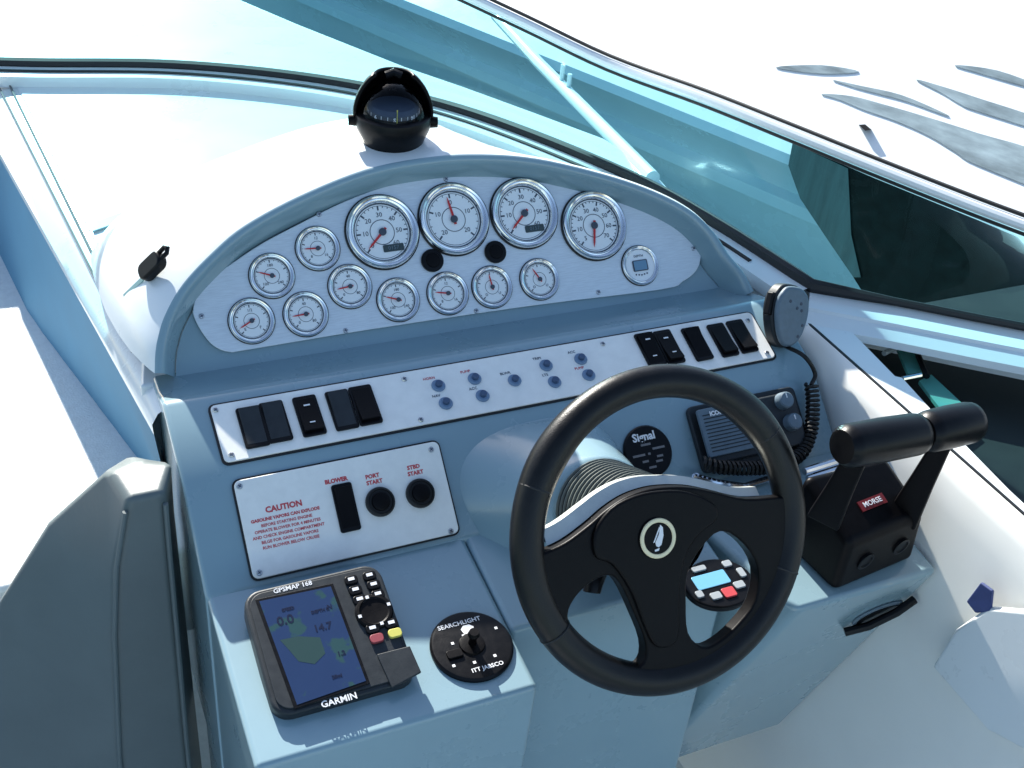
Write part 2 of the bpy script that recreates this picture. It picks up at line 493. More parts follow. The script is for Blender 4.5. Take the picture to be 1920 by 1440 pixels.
lipw = gw(lip2, HL)
hs = [[p.copy() for p in lipw]]
for d, hf, wf in ((0.008, 1.02, 1.008), (0.025, 1.045, 1.022), (0.06, 1.06, 1.045), (0.11, 1.04, 1.065), (0.17, 0.98, 1.08), (0.23, 0.88, 1.085), (0.29, 0.72, 1.085), (0.345, 0.50, 1.08), (0.38, 0.25, 1.075), (0.40, -0.02, 1.07)):
    row = []
    for p in lipw:
        y = p.y + d
        wr = min(1.0, max(0.0, (p.x + 0.02) / 0.24)); wr = wr * wr * (3 - 2 * wr)
        zl = 1.095 + (p.z - 1.095) * (1 + (hf - 1) * (0.45 if hf > 1 else 1.0))
        z = zl * (1 - wr) + min(zl, max(1.095 if d < 0.39 else 1.085, p.z + 0.004 - 0.56 * d)) * wr
        x = XC + (p.x - XC) * (wf if p.x < XC else 1 + (wf - 1) * 0.55)
        mx = base_x(y) - 0.050
        if x > mx and y > -0.15: x = mx
        row.append(Vector((x, y, z)))
    hs.append(row)
MB().grid([[iC @ p for p in s] for s in hs]).build('hood', WHITE, hc, smooth=70)
# recessed gauge face
inn = inset(lip2, 0.031)
fcp = [(p.x, p.y) for p in inn] 
u0, u1 = fcp[0][0], fcp[-1][0]
fcp = fcp + [(u1, -0.215), (u0, -0.215)]
vs = [iC @ GA.P(u, v, -0.003) for u, v in fcp]
MB().add(vs, [tuple(range(len(vs)))]).build('gauge_face', GREY, hc, smooth=0)

# steering nacelle: rounded cone from the front face to the column boot
AX = -WH.n                                             # column axis pointing forward and down
hub = WH.o
nb_c = hub + AX * 0.235
rings = []
NN = 48
topc = hub + AX * 0.165
for s, rad, sq in ((-0.02, 0.064, 2.0), (0.0, 0.073, 2.0), (0.12, 0.078, 2.1), (0.30, 0.084, 2.2), (0.55, 0.092, 2.3), (0.8, 0.101, 2.4), (1.0, 0.110, 2.5), (1.45, 0.128, 2.6)):
    row = []
    c = topc + AX * (0.10 * s)
    for i in range(NN):
        a = 2 * math.pi * i / NN
        ca, sa = math.cos(a), math.sin(a)
        k = (abs(ca) ** sq + abs(sa) ** sq) ** (-1 / sq)
        row.append(iC @ (c + WH.ex * (ca * k * rad * (1 + 0.26 * max(0, s) * (ca < 0)) - 0.012 * max(0, s)) + WH.ey * (sa * k * rad * (0.92 if sa > 0 else 1.15))))
    rings.append(row)
MB().grid(rings, closed=True).build('steering_nacelle', GREY, hc, smooth=60)

# ================================================================== GAUGE PLATE
pl_px = [(362, 580), (370, 552), (395, 524), (430, 497), (490, 457), (560, 420), (650, 376), (740, 345), (850, 325), (930, 321), (1010, 323), (1100, 335), (1170, 355), (1230, 382), (1280, 417), (1308, 450), (1314, 482), (1305, 508), (1280, 528), (1240, 543), (1000, 573), (700, 617), (470, 655), (430, 660), (400, 648), (378, 622), (364, 595)]
pc = catmull([Vector((*GA.uv(x, y, 0.003), 0)) for x, y in pl_px], 4, closed=True)
gp = thing('instrument_plate', 'half moon brushed silver instrument plate filling the arched hood', 'instrument panel', GA.M(0, -0.1, 0))
T = Matrix.Translation((0, 0.1, 0))
MB().prism([(p.x, p.y + 0.1) for p in pc], 0.0006, 0.0035).build('plate', ALU, gp, bevel=0.0012)
big = [(p.x, p.y) for p in inset(list(reversed(pc)), -0.0032)]
MB().prism([(x, y + 0.1) for x, y in big], -0.002, 0.0016).build('backing_gasket', GASKET, gp, smooth=0)
add_screws(gp, [T @ Matrix.Translation((*GA.uv(x, y, 0.0036), 0.0036)) for x, y in ((378, 593), (648, 620), (893, 583), (1122, 548), (1300, 466), (1069, 349), (836, 336), (598, 402))])

GH = 0.0036
def gauge_parts(Rr, key):
    if key in TXT: return TXT[key]
    k = Rr / 0.0575
    gas = MB().lathe([(Rr, 0), (Rr, 0.003 * k), (Rr * 0.965, 0.005 * k)], 48).mesh('bezel_gasket', GASKET)
    bez = MB().lathe([(Rr * 0.968, 0.001), (Rr * 0.965, 0.006 * k), (Rr * 0.94, 0.0105 * k), (Rr * 0.905, 0.0118 * k), (Rr * 0.865, 0.0105 * k), (Rr * 0.855, 0.0074 * k), (Rr * 0.825, 0.0080 * k), (Rr * 0.795, 0.0072 * k), (Rr * 0.765, 0.0045 * k), (Rr * 0.75, 0.0010)], 56).mesh('bezel', CHROME, 40)
    inn = MB().lathe([(Rr * 0.757, 0.0024), (Rr * 0.735, 0.0024), (Rr * 0.73, 0.0012)], 48).mesh('inner_ring', INK)
    dial = MB().lathe([(Rr * 0.80, 0.0014), (0.0001, 0.0014)], 48).mesh('dial', DIAL, 0)
    lens = MB().lathe([(Rr * 0.83, 0.0070 * k), (Rr * 0.5, 0.0079 * k), (0.0001, 0.0083 * k)], 40).mesh('lens', LENS)
    TXT[key] = (gas, bez, inn, dial, lens)
    return TXT[key]

def gauge(px, py, Rr, key, label, needle, marks, lcd=False, nums=(), ring=True, group='small gauges on the silver plate'):
    u, v = GA.uv(px, py, 0.006)
    g = thing('gauge', label, 'gauge', GA.M(u, v, GH), group)
    gas, bez, inn, dial, lens = gauge_parts(Rr, key)
    obj('bezel_gasket', gas, g); b = obj('bezel', bez, g); obj('inner_ring', inn, b)
    d = obj('dial', dial, g)
    mk = MB()
    z = 0.0017
    r1 = Rr * 0.69
    for i in range(marks * 4 + 1):
        a = R(225 - 270 * i / (marks * 4)); major = i % 4 == 0
        r0 = Rr * (0.575 if major else 0.64)
        c, s = math.cos(a), math.sin(a); wd = Rr * (0.022 if major else 0.010)
        mk.add([(r0 * c - s * wd, r0 * s + c * wd, z), (r0 * c + s * wd, r0 * s - c * wd, z), (r1 * c + s * wd, r1 * s - c * wd, z), (r1 * c - s * wd, r1 * s + c * wd, z)], [(0, 1, 2, 3)])
    mk.lathe([(Rr * 0.700, z), (Rr * 0.688, z)], 40)
    if ring: mk.lathe([(Rr * 0.335, z), (Rr * 0.315, z)], 32)
    obj('dial_marks', mk.mesh('dial_marks', INK, 0), d)
    nn = len(nums)
    for i, tx in enumerate(nums):
        a = R(225 - 270 * i / (nn - 1)) if nn > 1 else R(90)
        obj('numeral', text_mesh(tx, Rr * 0.175, INK), d, M=Matrix.Translation((Rr * 0.455 * math.cos(a), Rr * 0.455 * math.sin(a), z)))
    a = R(needle)
    nd = MB()
    L = Rr * 0.62
    M = Matrix.Rotation(a, 4, 'Z')
    nd.prism([(-Rr * 0.14, -Rr * 0.035), (L * 0.75, -Rr * 0.026), (L, 0), (L * 0.75, Rr * 0.026), (-Rr * 0.14, Rr * 0.035)], 0.0034, 0.0042, M)
    n_ = obj('needle', nd.mesh('needle', RED, 0), g)
    obj('needle_cap', MB().lathe([(Rr * 0.10, 0.0032), (Rr * 0.10, 0.0050), (Rr * 0.07, 0.0056)], 20, cap1=True).mesh('needle_cap', INK), n_)
    if lcd:
        obj('hour_window', MB().prism(rrect(Rr * 0.56, Rr * 0.19, Rr * 0.03), 0.0018, 0.0024, Matrix.Translation((Rr * 0.22, -Rr * 0.44, 0))).mesh('hour_window', LCD, 0), g)
        obj('hour_digits', text_mesh('0157', Rr * 0.15, MIDGREY), g, M=Matrix.Translation((Rr * 0.22, -Rr * 0.44, 0.0025)))
    obj('lens', lens, g)
    return g

BG = 'large gauges along the top of the silver plate'
SG = 'small gauges on the silver plate'
gauge(717, 435, 0.0575, 'big', 'large white tachometer with hour window, closest to the cluster of small gauges', 222, 6, True, ('0', '10', '20', '30', '40', '50', '60'), group=BG)
gauge(851, 411, 0.0575, 'big', 'large white dial with its red needle pointing straight up and no hour window', 98, 4, False, ('20', '10', '0', '10', '20'), group=BG)
gauge(983, 400, 0.0575, 'big', 'large white tachometer with hour window beside the bridge of the arch, above black buzzer', 222, 6, True, ('0', '10', '20', '30', '40', '50', '60'), group=BG)
gauge(1114, 423, 0.0575, 'big', 'large white speedometer beside the small clock, red needle pointing down', 258, 7, False, ('5', '10', '20', '30', '40', '50', '60', '70'), group=BG)
SR = 0.0337
sm = [(472, 601.5, 'small white gauge next to the corner screw at the rounded end of the plate', 205, ('E', '1/2', 'F')),
      (573.6, 589, 'small white gauge low on the plate with needle level, beside the end gauge', 182, ('0', '40', '80')),
      (510, 517, 'small white gauge beneath the upper gauge of the double row, above the end gauge', 158, ('100', '180', '240')),
      (596, 465.7, 'small white gauge highest of its row, beside the first tachometer', 176, ('8', '12', '16')),
      (656.5, 537, 'small white gauge tucked directly under the first tachometer', 185, ('0', '40', '80')),
      (747, 562, 'small white gauge standing by itself low beneath the first buzzer', 160, ('100', '180', '240')),
      (840, 550, 'small white gauge just below the first black buzzer', 168, ('8', '12', '16')),
      (923, 538, 'small white gauge just below the second black buzzer, needle upright', 96, ('D', '', 'U')),
      (1012, 523.5, 'small white gauge farthest along the lower row, with needle pointing up', 118, ('D', '', 'U'))]
for x, y, lb, nd, nm in sm: gauge(x, y, SR, 'small', lb, nd, 4, False, nm, group=SG)

# clock at the far end
u, v = GA.uv(1200.6, 497.6, 0.006)
ck = thing('clock_gauge', 'small round digital gauge with square blue display at the plate end', 'gauge', GA.M(u, v, GH))
gas, bez, inn, dial, lens = gauge_parts(0.0335, 'small2')
obj('bezel_gasket', gas, ck); obj('bezel', bez, ck); obj('dial', dial, ck)
MB().prism(rrect(0.027, 0.018, 0.002), 0.0016, 0.0030).build('display_frame', INK, ck)
MB().prism(rrect(0.023, 0.015, 0.001), 0.0031, 0.0034).build('display', mat('display_blue', (0.16, 0.30, 0.42), 0.3), ck, smooth=0)
obj('lettering', text_mesh('DEPTH', 0.0055, INK), ck, M=Matrix.Translation((0, 0.0155, 0.0017)))
for k in range(5):
    MB().lathe([(0.0014, 0.0014), (0.0012, 0.0024)], 10, Matrix.Translation((-0.010 + 0.005 * k, -0.0155 + 0.0008 * abs(k - 2), 0)), cap1=True).build('button', INK, ck)

for (x, y), lb in (((810, 489), 'black round buzzer between the first tachometer and the needle-up dial'), ((928, 473), 'black round buzzer between the needle-up dial and the second tachometer')):
    u, v = GA.uv(x, y, 0.004)
    bz = thing('warning_buzzer', lb, 'buzzer', GA.M(u, v, GH), 'black buzzers on the silver plate')
    MB().lathe([(0.0175, 0), (0.0175, 0.004), (0.0165, 0.0055), (0.0125, 0.0060)], 32, cap1=True).build('body', BLACK, bz)
    MB().lathe([(0.0115, 0.0061), (0.0105, 0.0075), (0.006, 0.0082)], 24, cap1=True).build('cap', SATIN, bz)

# ================================================================== SWITCH PANEL
u0, v0 = SW.uv(388, 765); u1, v1 = SW.uv(1408, 588); u2, v2 = SW.uv(1450, 672); u3, v3 = SW.uv(427, 871)
ua, ub = (u0 + u3) / 2, (u1 + u2) / 2; va, vb = (v2 + v3) / 2, (v0 + v1) / 2
spn = thing('switch_panel', 'long white enamelled switch panel with rounded corners across the console', 'switch panel', SW.M((ua + ub) / 2, (va + vb) / 2, 0.0006))
cu, cv = (ua + ub) / 2, (va + vb) / 2
MB().prism(rrect(ub - ua, vb - va, 0.007), 0.0012, 0.0042).build('plate', PLATE, spn, bevel=0.001)
MB().prism(rrect(ub - ua + 0.006, vb - va + 0.006, 0.009), -0.003, 0.0020).build('backing_gasket', GASKET, spn, smooth=0)
def spM(x, y, h=0.0044, rot=0):
    u, v = SW.uv(x, y, 0.005)
    return Matrix.Translation((u - cu, v - cv, h)) @ Matrix.Rotation(rot, 4, 'Z')
add_screws(spn, [spM(*q) for q in ((404, 769), (434, 853), (758, 711), (789, 787), (1130, 645), (1402, 601), (1438, 662))])

def rocker(frame, px, py, wd, hg, label, group, up=True, mark=None, h=0.0048, m=BLACK, legend=None):
    u, v = frame.uv(px, py, 0.006)
    r = thing('rocker_switch', label, 'switch', frame.M(u, v, h), group)
    fr = MB().prism(rrect(wd, hg, 0.0035), -0.0002, 0.0040).build('frame', BLACK, r, bevel=0.0012)
    a = 1 if up else -1
    w2, h2 = wd * 0.40, hg * 0.42
    zt, zm, zb = (0.0105, 0.0058, 0.0042) if up else (0.0042, 0.0058, 0.0105)
    vs = [(-w2, -h2, 0.003), (w2, -h2, 0.003), (w2, h2, 0.003), (-w2, h2, 0.003), (-w2, -h2, zb), (w2, -h2, zb), (w2, 0, zm), (-w2, 0, zm), (w2, h2, zt), (-w2, h2, zt)]
    fs = [(0, 3, 2, 1), (4, 5, 6, 7), (7, 6, 8, 9), (0, 1, 5, 4), (2, 3, 9, 8), (1, 2, 8, 6, 5), (3, 0, 4, 7, 9)]
    k = MB().add(vs, fs).build('rocker', DKGREY if mark == 'grey' else SATIN, r, bevel=0.0010)
    if mark in ('dash', 'dots'):
        MB().box((0, h2 * 0.55, (zm + zt) / 2 + 0.0012), (wd * 0.26, 0.0022, 0.0004)).build('legend_mark', WINK, k, smooth=0)
        MB().box((0, -h2 * 0.55, (zm + zb) / 2 + 0.0012), (wd * 0.22, 0.0018, 0.0004)).build('legend_mark', WINK, k, smooth=0)
    return r
RG = 'black rockers on the white switch panel'
rk = [(474, 801, 'black rocker nearest the panel corner screws, one of a close pair with grey top', True, 'grey'),
      (517, 791, 'black rocker second from the corner screws, close against its twin with grey top', True, 'grey'),
      (580, 780, 'single black rocker with pale marks standing alone between the two grey-topped pairs', False, 'dash'),
      (641, 769, 'black rocker with grey face beside the plain rocker that points at the small buttons', True, 'grey'),
      (685, 760, 'plain black rocker closest to the round push buttons, next to a grey faced one', False, None),
      (1219, 656, 'black rocker with white spots above the wheel rim, one of a close pair', True, 'dots'),
      (1254, 651, 'black rocker with white bar above the wheel rim, beside the spotted one', False, 'dash'),
      (1307, 645, 'single narrow black rocker standing alone between two pairs near the microphone', True, None),
      (1355, 638, 'plain black rocker in the pair closest to the microphone, inner one', False, None),
      (1391, 631, 'plain black rocker next to the two screws under the microphone', False, None)]
for i, (x, y, lb, up, mk) in enumerate(rk):
    rocker(SW, x, y, 0.0325 if i < 5 else 0.0305, 0.064 if i < 5 else 0.063, lb, RG, up, mk)
BK = [(822, 723, 'blue-grey push button, upper of the pair nearest the grey-faced rockers', 'HORN'), (836, 756, 'blue-grey push button, lower of the pair nearest the grey-faced rockers', 'NAV'),
      (890, 710, 'blue-grey push button, upper of the pair just before the lone button', 'PUMP'), (905, 742, 'blue-grey push button, lower of the pair just before the lone button', 'ACC'),
      (965, 713, 'lone blue-grey push button standing single between the button pairs', 'BLWR'),
      (1024, 685, 'blue-grey push button, upper of the pair between lone button and wheel-side pair', 'TRIM'), (1040, 716, 'blue-grey push button, lower of the pair between lone button and wheel-side pair', 'LTS'),
      (1089, 673, 'blue-grey push button, upper of the pair closest to the white-spotted rocker', 'ACC'), (1104, 703, 'blue-grey push button, lower of the pair closest to the white-spotted rocker', 'PUMP')]
for x, y, blab, leg in BK:
    u, v = SW.uv(x, y, 0.006)
    b = thing('breaker_button', blab, 'button', SW.M(u, v, 0.0049), 'push button breakers on the switch panel')
    MB().lathe([(0.0100, 0), (0.0100, 0.0018), (0.0085, 0.0034), (0.0062, 0.0036)], 24, cap1=True).build('collar', BLUEBTN, b)
    MB().lathe([(0.0050, 0.003), (0.0050, 0.0085), (0.0042, 0.0094)], 20, cap1=True).build('button', mat('breaker_dark', (0.05, 0.09, 0.17), 0.4), b)
    obj('lettering', text_mesh(leg, 0.006, REDINK if leg in ('HORN', 'PUMP') else INK), b, M=Matrix.Translation((-0.009, 0.015, 0.0002)))

# ================================================================== IGNITION PANEL
LW = tilt((0, -0.335, 1.075), 48)
q = [FC.uv(*p) for p in ((434, 902), (822, 830), (856, 1000), (476, 1088))]
ua, ub = (q[0][0] + q[3][0]) / 2, (q[1][0] + q[2][0]) / 2
va, vb = (q[2][1] + q[3][1]) / 2, (q[0][1] + q[1][1]) / 2
ic, iv = (ua + ub) / 2, (va + vb) / 2
ip = thing('ignition_panel', 'white enamelled ignition panel with red warning print and four screws', 'panel', FC.M(ic, iv, 0.0006))
PW, PH = ub - ua, vb - va
MB().prism(rrect(PW, PH, 0.008), 0.002, 0.0068).build('plate', PLATE, ip, bevel=0.0014)
MB().prism(rrect(PW + 0.005, PH + 0.005, 0.010), -0.004, 0.0030).build('backing_gasket', GASKET, ip, smooth=0)
def ipM(x, y, h=0.0070):
    u, v = FC.uv(x, y, 0.007); return Matrix.Translation((u - ic, v - iv, h))
add_screws(ip, [ipM(449, 912), (ipM(808, 843)), ipM(845, 996), ipM(486, 1074)], 0.0052)
lines = [('CAUTION', 0.0105, 0.0007), ('GASOLINE VAPORS CAN EXPLODE', 0.0057, 0.0004), ('BEFORE STARTING ENGINE', 0.0054, 0.0002), ('OPERATE BLOWER FOR 4 MINUTES', 0.0054, 0.0002), ('AND CHECK ENGINE COMPARTMENT', 0.0054, 0.0002), ('BILGE FOR GASOLINE VAPORS', 0.0054, 0.0002), ('RUN BLOWER BELOW CRUISE', 0.0054, 0.0002)]
yy = 0
base_m = ipM(532, 950)
for tx, sz, bd in lines:
    me = text_mesh(tx, sz, REDINK, bold=bd * 0.6)
    obj('lettering', me, ip, M=base_m @ Matrix.Translation((0, yy, 0)))
    yy -= sz * (1.05 if sz > 0.01 else 1.30)
obj('lettering', text_mesh('BLOWER', 0.0075, REDINK, bold=0.0004), ip, M=ipM(630, 901))
for (x, y), a, b2 in (((700, 898), 'PORT', 'START'), ((777, 881), 'STBD', 'START')):
    obj('lettering', text_mesh(a, 0.0075, REDINK, bold=0.0003), ip, M=ipM(x - 2, y - 5))
    obj('lettering', text_mesh(b2, 0.0075, REDINK, bold=0.0003), ip, M=ipM(x + 2, y + 6))
rocker(FC, 648, 952, 0.0275, 0.064, 'tall black rocker on the ignition panel beside the red warning text', 'ignition controls', True, None, h=0.0072)
for (x, y), lb in (((713, 941), 'round black start button beside the tall rocker on the ignition panel'), ((788, 925), 'round black start button nearest the upper corner screw of the ignition panel')):
    u, v = FC.uv(x, y, 0.01)
    b = thing('start_button', lb, 'button', FC.M(u, v, 0.0070), 'start buttons on the ignition panel')
    MB().lathe([(0.0195, 0), (0.0200, 0.004), (0.0190, 0.0075), (0.0165, 0.0085), (0.0155, 0.0070)], 36, cap1=True).build('rubber_boot', RUBBER, b)
    MB().lathe([(0.0125, 0.0071), (0.0120, 0.0105), (0.0090, 0.0118)], 28, cap1=True).build('button', SATIN, b)

# ================================================================== CHART PLOTTER on the shelf
# plotter stands proud of the shelf, tilted a little towards the helmsman
PT = tilt((-0.33, -0.53, 1.005), 74)
bpx = [(452, 1106), (698, 1062), (800, 1274), (512, 1345)]
uv = [PT.uv(*p) for p in bpx]
uc = sum(a for a, b in uv) / 4; vc = sum(b for a, b in uv) / 4
pw = ((uv[1][0] - uv[0][0]) + (uv[2][0] - uv[3][0])) / 2; ph = ((uv[0][1] - uv[3][1]) + (uv[1][1] - uv[2][1])) / 2
cp = thing('chart_plotter', 'dark grey chart plotter with blue screen and keypad on the console shelf', 'chart plotter', PT.M(uc, vc, 0))
def ptM(x, y, h=0.0):
    u, v = PT.uv(x, y, h); return Matrix.Translation((u - uc, v - vc, h))
MB().prism(rrect(pw, ph, 0.022, 6), -0.030, 0.0).build('case', DKGREY, cp, bevel=0.004)
MB().prism(rrect(pw * 0.8, ph * 0.78, 0.015, 4), -0.048, -0.029).build('mount', BLACK, cp, bevel=0.003)
MB().prism(rrect(pw - 0.012, ph - 0.012, 0.018, 6), -0.001, 0.0020).build('face', DKGREY, cp, bevel=0.001)
scq = [PT.uv(*p, 0.003) for p in ((486, 1128), (620, 1100), (686, 1277), (557, 1322))]
sc = [(a - uc, b - vc) for a, b in scq]
fr = [(a * 1.0 + (0.004 if i in (1, 2) else -0.004), b + (0.004 if i < 2 else -0.004)) for i, (a, b) in enumerate(sc)]
MB().prism(fr, 0.0019, 0.0034).build('screen_frame', BLACK, cp, bevel=0.001)
SCR = bpy.data.materials.new('plotter_screen'); SCR.use_nodes = True
t = SCR.node_tree; b_ = t.nodes['Principled BSDF']; b_.inputs['Roughness'].default_value = 0.16
tc = t.nodes.new('ShaderNodeTexCoord'); nz = t.nodes.new('ShaderNodeTexNoise'); nz.inputs['Scale'].default_value = 26; nz.inputs['Detail'].default_value = 5
rp = t.nodes.new('ShaderNodeValToRGB')
rp.color_ramp.elements[0].position = 0.0; rp.color_ramp.elements[0].color = (0.016, 0.032, 0.085, 1)
rp.color_ramp.elements[1].position = 0.60; rp.color_ramp.elements[1].color = (0.024, 0.060, 0.062, 1)
e = rp.color_ramp.elements.new(0.56); e.color = (0.018, 0.036, 0.092, 1)
t.links.new(tc.outputs['Object'], nz.inputs['Vector']); t.links.new(nz.outputs['Fac'], rp.inputs[0]); t.links.new(rp.outputs[0], b_.inputs['Base Color'])
b_.inputs['Emission Strength'].default_value = 0.12; t.links.new(rp.outputs[0], b_.inputs['Emission Color'])
s_ = MB().prism(sc, 0.0033, 0.0038).build('screen', SCR, cp, smooth=0)
NAVI = mat('screen_ink', (0.006, 0.010, 0.035), 0.3)
for tx, x, y, sz in (('0.0', 535, 1163, 0.017), ('14.7', 605, 1176, 0.013), ('N', 618, 1138, 0.008), ('SPEED', 540, 1142, 0.0055), ('DEPTH ft', 600, 1145, 0.0055), ('1.2', 640, 1225, 0.008), ('20mi', 632, 1268, 0.006)):
    obj('lettering', text_mesh(tx, sz, NAVI, bold=0.0003), s_, M=ptM(x, y, 0.0040))
land = [(525, 1200), (560, 1193), (600, 1195), (610, 1225), (590, 1245), (560, 1240), (545, 1222)]
MB().prism([tuple((ptM(x, y, 0.0039)).translation[:2]) for x, y in land], 0.00385, 0.0040).build('chart_land', mat('screen_land', (0.024, 0.058, 0.054), 0.3), s_, smooth=0)
obj('lettering', text_mesh('GPSMAP 168', 0.0088, WINK, bold=0.0001), cp, M=ptM(549, 1101, 0.0022))
obj('lettering', text_mesh('GARMIN', 0.0112, WINK, bold=0.0002), cp, M=ptM(636, 1313, 0.0022))
for x, y, m in ((658, 1090, WINK), (692, 1082, WINK), (666, 1109, WINK), (700, 1099, WINK), (674, 1127, WINK), (708, 1117, WINK), (733, 1171, WINK), (698, 1181, WINK), (740, 1189, YEL), (706, 1199, mat('red_key', (0.30, 0.05, 0.06), 0.5))):
    k = MB().prism(rrect(0.0165, 0.0115, 0.004), 0.0018, 0.0060).build('key', BLACK if m is WINK else m, cp, bevel=0.0010, M=ptM(x, y + 1, 0.0))
    if m is WINK: MB().box((0, 0.0008, 0.0062), (0.0078, 0.0042, 0.0004)).build('key_legend', WINK, k, smooth=0)
rkp = MB().lathe([(0.0235, 0.0018), (0.0235, 0.0045), (0.0215, 0.0062), (0.0185, 0.0066), (0.0165, 0.0050), (0.008, 0.0045)], 32, cap1=True).build('rocker_pad', SATIN, cp, M=ptM(701, 1149, 0.0))
for k in range(4):
    a = R(90 * k + 10)
    MB().box((0.0195 * math.cos(a), 0.0195 * math.sin(a), 0.0067), (0.004, 0.004, 0.0004)).build('arrow_mark', WINK, rkp, smooth=0)
cv4 = [PT.uv(*p, 0.002) for p in ((706, 1228), (768, 1212), (790, 1262), (735, 1292))]
MB().prism([(a - uc, b - vc) for a, b in cv4], 0.0015, 0.0046).build('card_cover', DKGREY, cp, bevel=0.0018)

# ================================================================== SEARCHLIGHT CONTROL disc
u, v = SH.uv(884, 1214)
td = thing('searchlight_control', 'round black control disc with white lettering on the shelf beside the chart plotter', 'control', SH.M(u, v, 0.0004))
MB().lathe([(0.0520, 0), (0.0520, 0.0035), (0.0495, 0.0058), (0.0470, 0.0062)], 48, cap1=True).build('disc', BLACK, td)
obj('lettering', text_mesh('SEARCHLIGHT', 0.0088, WINK, bold=0.0001), td, M=Matrix.Translation((-0.004, 0.034, 0.0065)))
obj('lettering', text_mesh('ITT JABSCO', 0.0080, WINK, bold=0.0001), td, M=Matrix.Translation((0.006, -0.037, 0.0065)))
MB().lathe([(0.0165, 0.006), (0.0155, 0.0085), (0.010, 0.0095)], 28, cap1=True).build('joystick_base', SATIN, td)
MB().lathe([(0.0055, 0.009), (0.0045, 0.018), (0.0075, 0.026), (0.006, 0.031)], 18, cap1=True).build('joystick', SATIN, td)
lamp = MB().prism([(-0.0065, 0.0), (0.0065, 0.0), (0.0085, 0.008), (0.004, 0.0125), (-0.004, 0.0125), (-0.0085, 0.008)], 0.0063, 0.0067).build('lamp_symbol', WINK, td, smooth=0, M=Matrix.Translation((0.003, 0.0165, 0)))
for a, r in ((160, 0.024), (215, 0.040), (255, 0.027), (310, 0.032), (20, 0.040), (60, 0.013), (110, 0.016)):
    MB().box((r * math.cos(R(a)), r * math.sin(R(a)), 0.0065), (0.0036, 0.0036, 0.0004)).build('dot_mark', WINK, td, smooth=0)
MB().prism(rrect(0.020, 0.012, 0.003), 0.006, 0.0095, Matrix.Translation((-0.026, -0.008, 0))).build('toggle', SATIN, td, bevel=0.001)

# ================================================================== FIRE SYSTEM disc behind the wheel
u, v = FC.uv(1213, 847)
fd_ = thing('monitor_disc', 'round black monitor disc with white name on the face behind the wheel', 'monitor', FC.M(u, v, 0.0006))
MB().lathe([(0.0385, 0), (0.0385, 0.003), (0.0365, 0.0050)], 40, cap1=True).build('disc', BLACK, fd_)
obj('lettering', text_mesh('Signal', 0.0165, WINK, bold=0.0005), fd_, M=Matrix.Translation((-0.002, 0.0215, 0.0053)))
GINK = mat('grey_print', (0.20, 0.19, 0.19), 0.5)
for x, y, w_ in ((-0.002, 0.010, 0.016), (0.017, 0.002, 0.020), (-0.017, -0.004, 0.020), (0.0, -0.004, 0.004), (0.016, -0.010, 0.010), (-0.009, -0.014, 0.010), (0.013, -0.017, 0.011), (0.0, -0.024, 0.012)):
    MB().box((x, y, 0.0052), (w_, 0.0032, 0.0004)).build('legend_mark', GINK, fd_, smooth=0)

# ================================================================== AUTOPILOT head on the shelf
u, v = SH.uv(1345, 1102)
ap = thing('autopilot_head', 'oval black autopilot head with blue display and one red key behind the wheel', 'autopilot', SH.M(u, v, 0.0004) @ Matrix.Scale(0.88, 4))
el = [(0.058 * math.cos(2 * math.pi * i / 40), 0.047 * math.sin(2 * math.pi * i / 40)) for i in range(40)]
MB().prism(el, 0, 0.012).build('case', BLACK, ap, bevel=0.004)
MB().prism(rrect(0.058, 0.026, 0.003), 0.0118, 0.0132, Matrix.Translation((-0.010, 0.008, 0))).build('display', mat('ap_display', (0.16, 0.42, 0.62), 0.25, emit=(0.16, 0.42, 0.62), estr=0.08), ap, bevel=0.0008)
KEYG = mat('grey_key', (0.34, 0.38, 0.41), 0.5)
for x, y, w_, h_, m in ((-0.018, 0.032, 0.024, 0.010, KEYG), (0.030, 0.028, 0.015, 0.012, KEYG), (0.043, 0.006, 0.011, 0.018, KEYG), (0.027, -0.014, 0.018, 0.013, KEYG), (0.004, -0.022, 0.021, 0.018, mat('red_button', (0.55, 0.06, 0.07), 0.45)), (-0.019, -0.022, 0.018, 0.013, KEYG), (-0.042, -0.012, 0.012, 0.013, KEYG)):
    MB().prism(rrect(w_, h_, 0.003), 0.0115, 0.0150, Matrix.Translation((x, y, 0))).build('key', m, ap, bevel=0.0012)

# ================================================================== VHF RADIO
q = [FC.uv(*p) for p in ((1284, 762), (1478, 730), (1520, 842), (1312, 893))]
ua, ub = (q[0][0] + q[3][0]) / 2, (q[1][0] + q[2][0]) / 2
va, vb = (q[2][1] + q[3][1]) / 2, (q[0][1] + q[1][1]) / 2
rc, rv = (ua + ub) / 2, (va + vb) / 2
vr = thing('vhf_radio', 'dark grey marine radio with square speaker and two knobs behind the wheel rim', 'radio', FC.M(rc, rv, 0.0004))
def vrM(x, y, h=0.02):
    u, v = FC.uv(x, y, h); return Matrix.Translation((u - rc, v - rv, h))
MB().prism(rrect(ub - ua, vb - va, 0.010), 0, 0.010).build('flange', DKGREY, vr, bevel=0.003)
MB().prism(rrect(ub - ua - 0.022, vb - va - 0.018, 0.010), 0.009, 0.022).build('case', DKGREY, vr, bevel=0.004)
spk = MB().prism(rrect(0.080, 0.072, 0.004), 0.0, 0.006).build('speaker_frame', MIDGREY, vr, bevel=0.0015, M=vrM(1358, 806, 0.0215))
for k in range(11):
    MB().box((0, -0.028 + 0.0054 * k, 0.0062), (0.066, 0.0016, 0.0008)).build('grille_bar', DKGREY, spk, smooth=0)
obj('lettering', text_mesh('ICOM', 0.0090, WINK, bold=0.0005), vr, M=vrM(1343, 774, 0.0285))
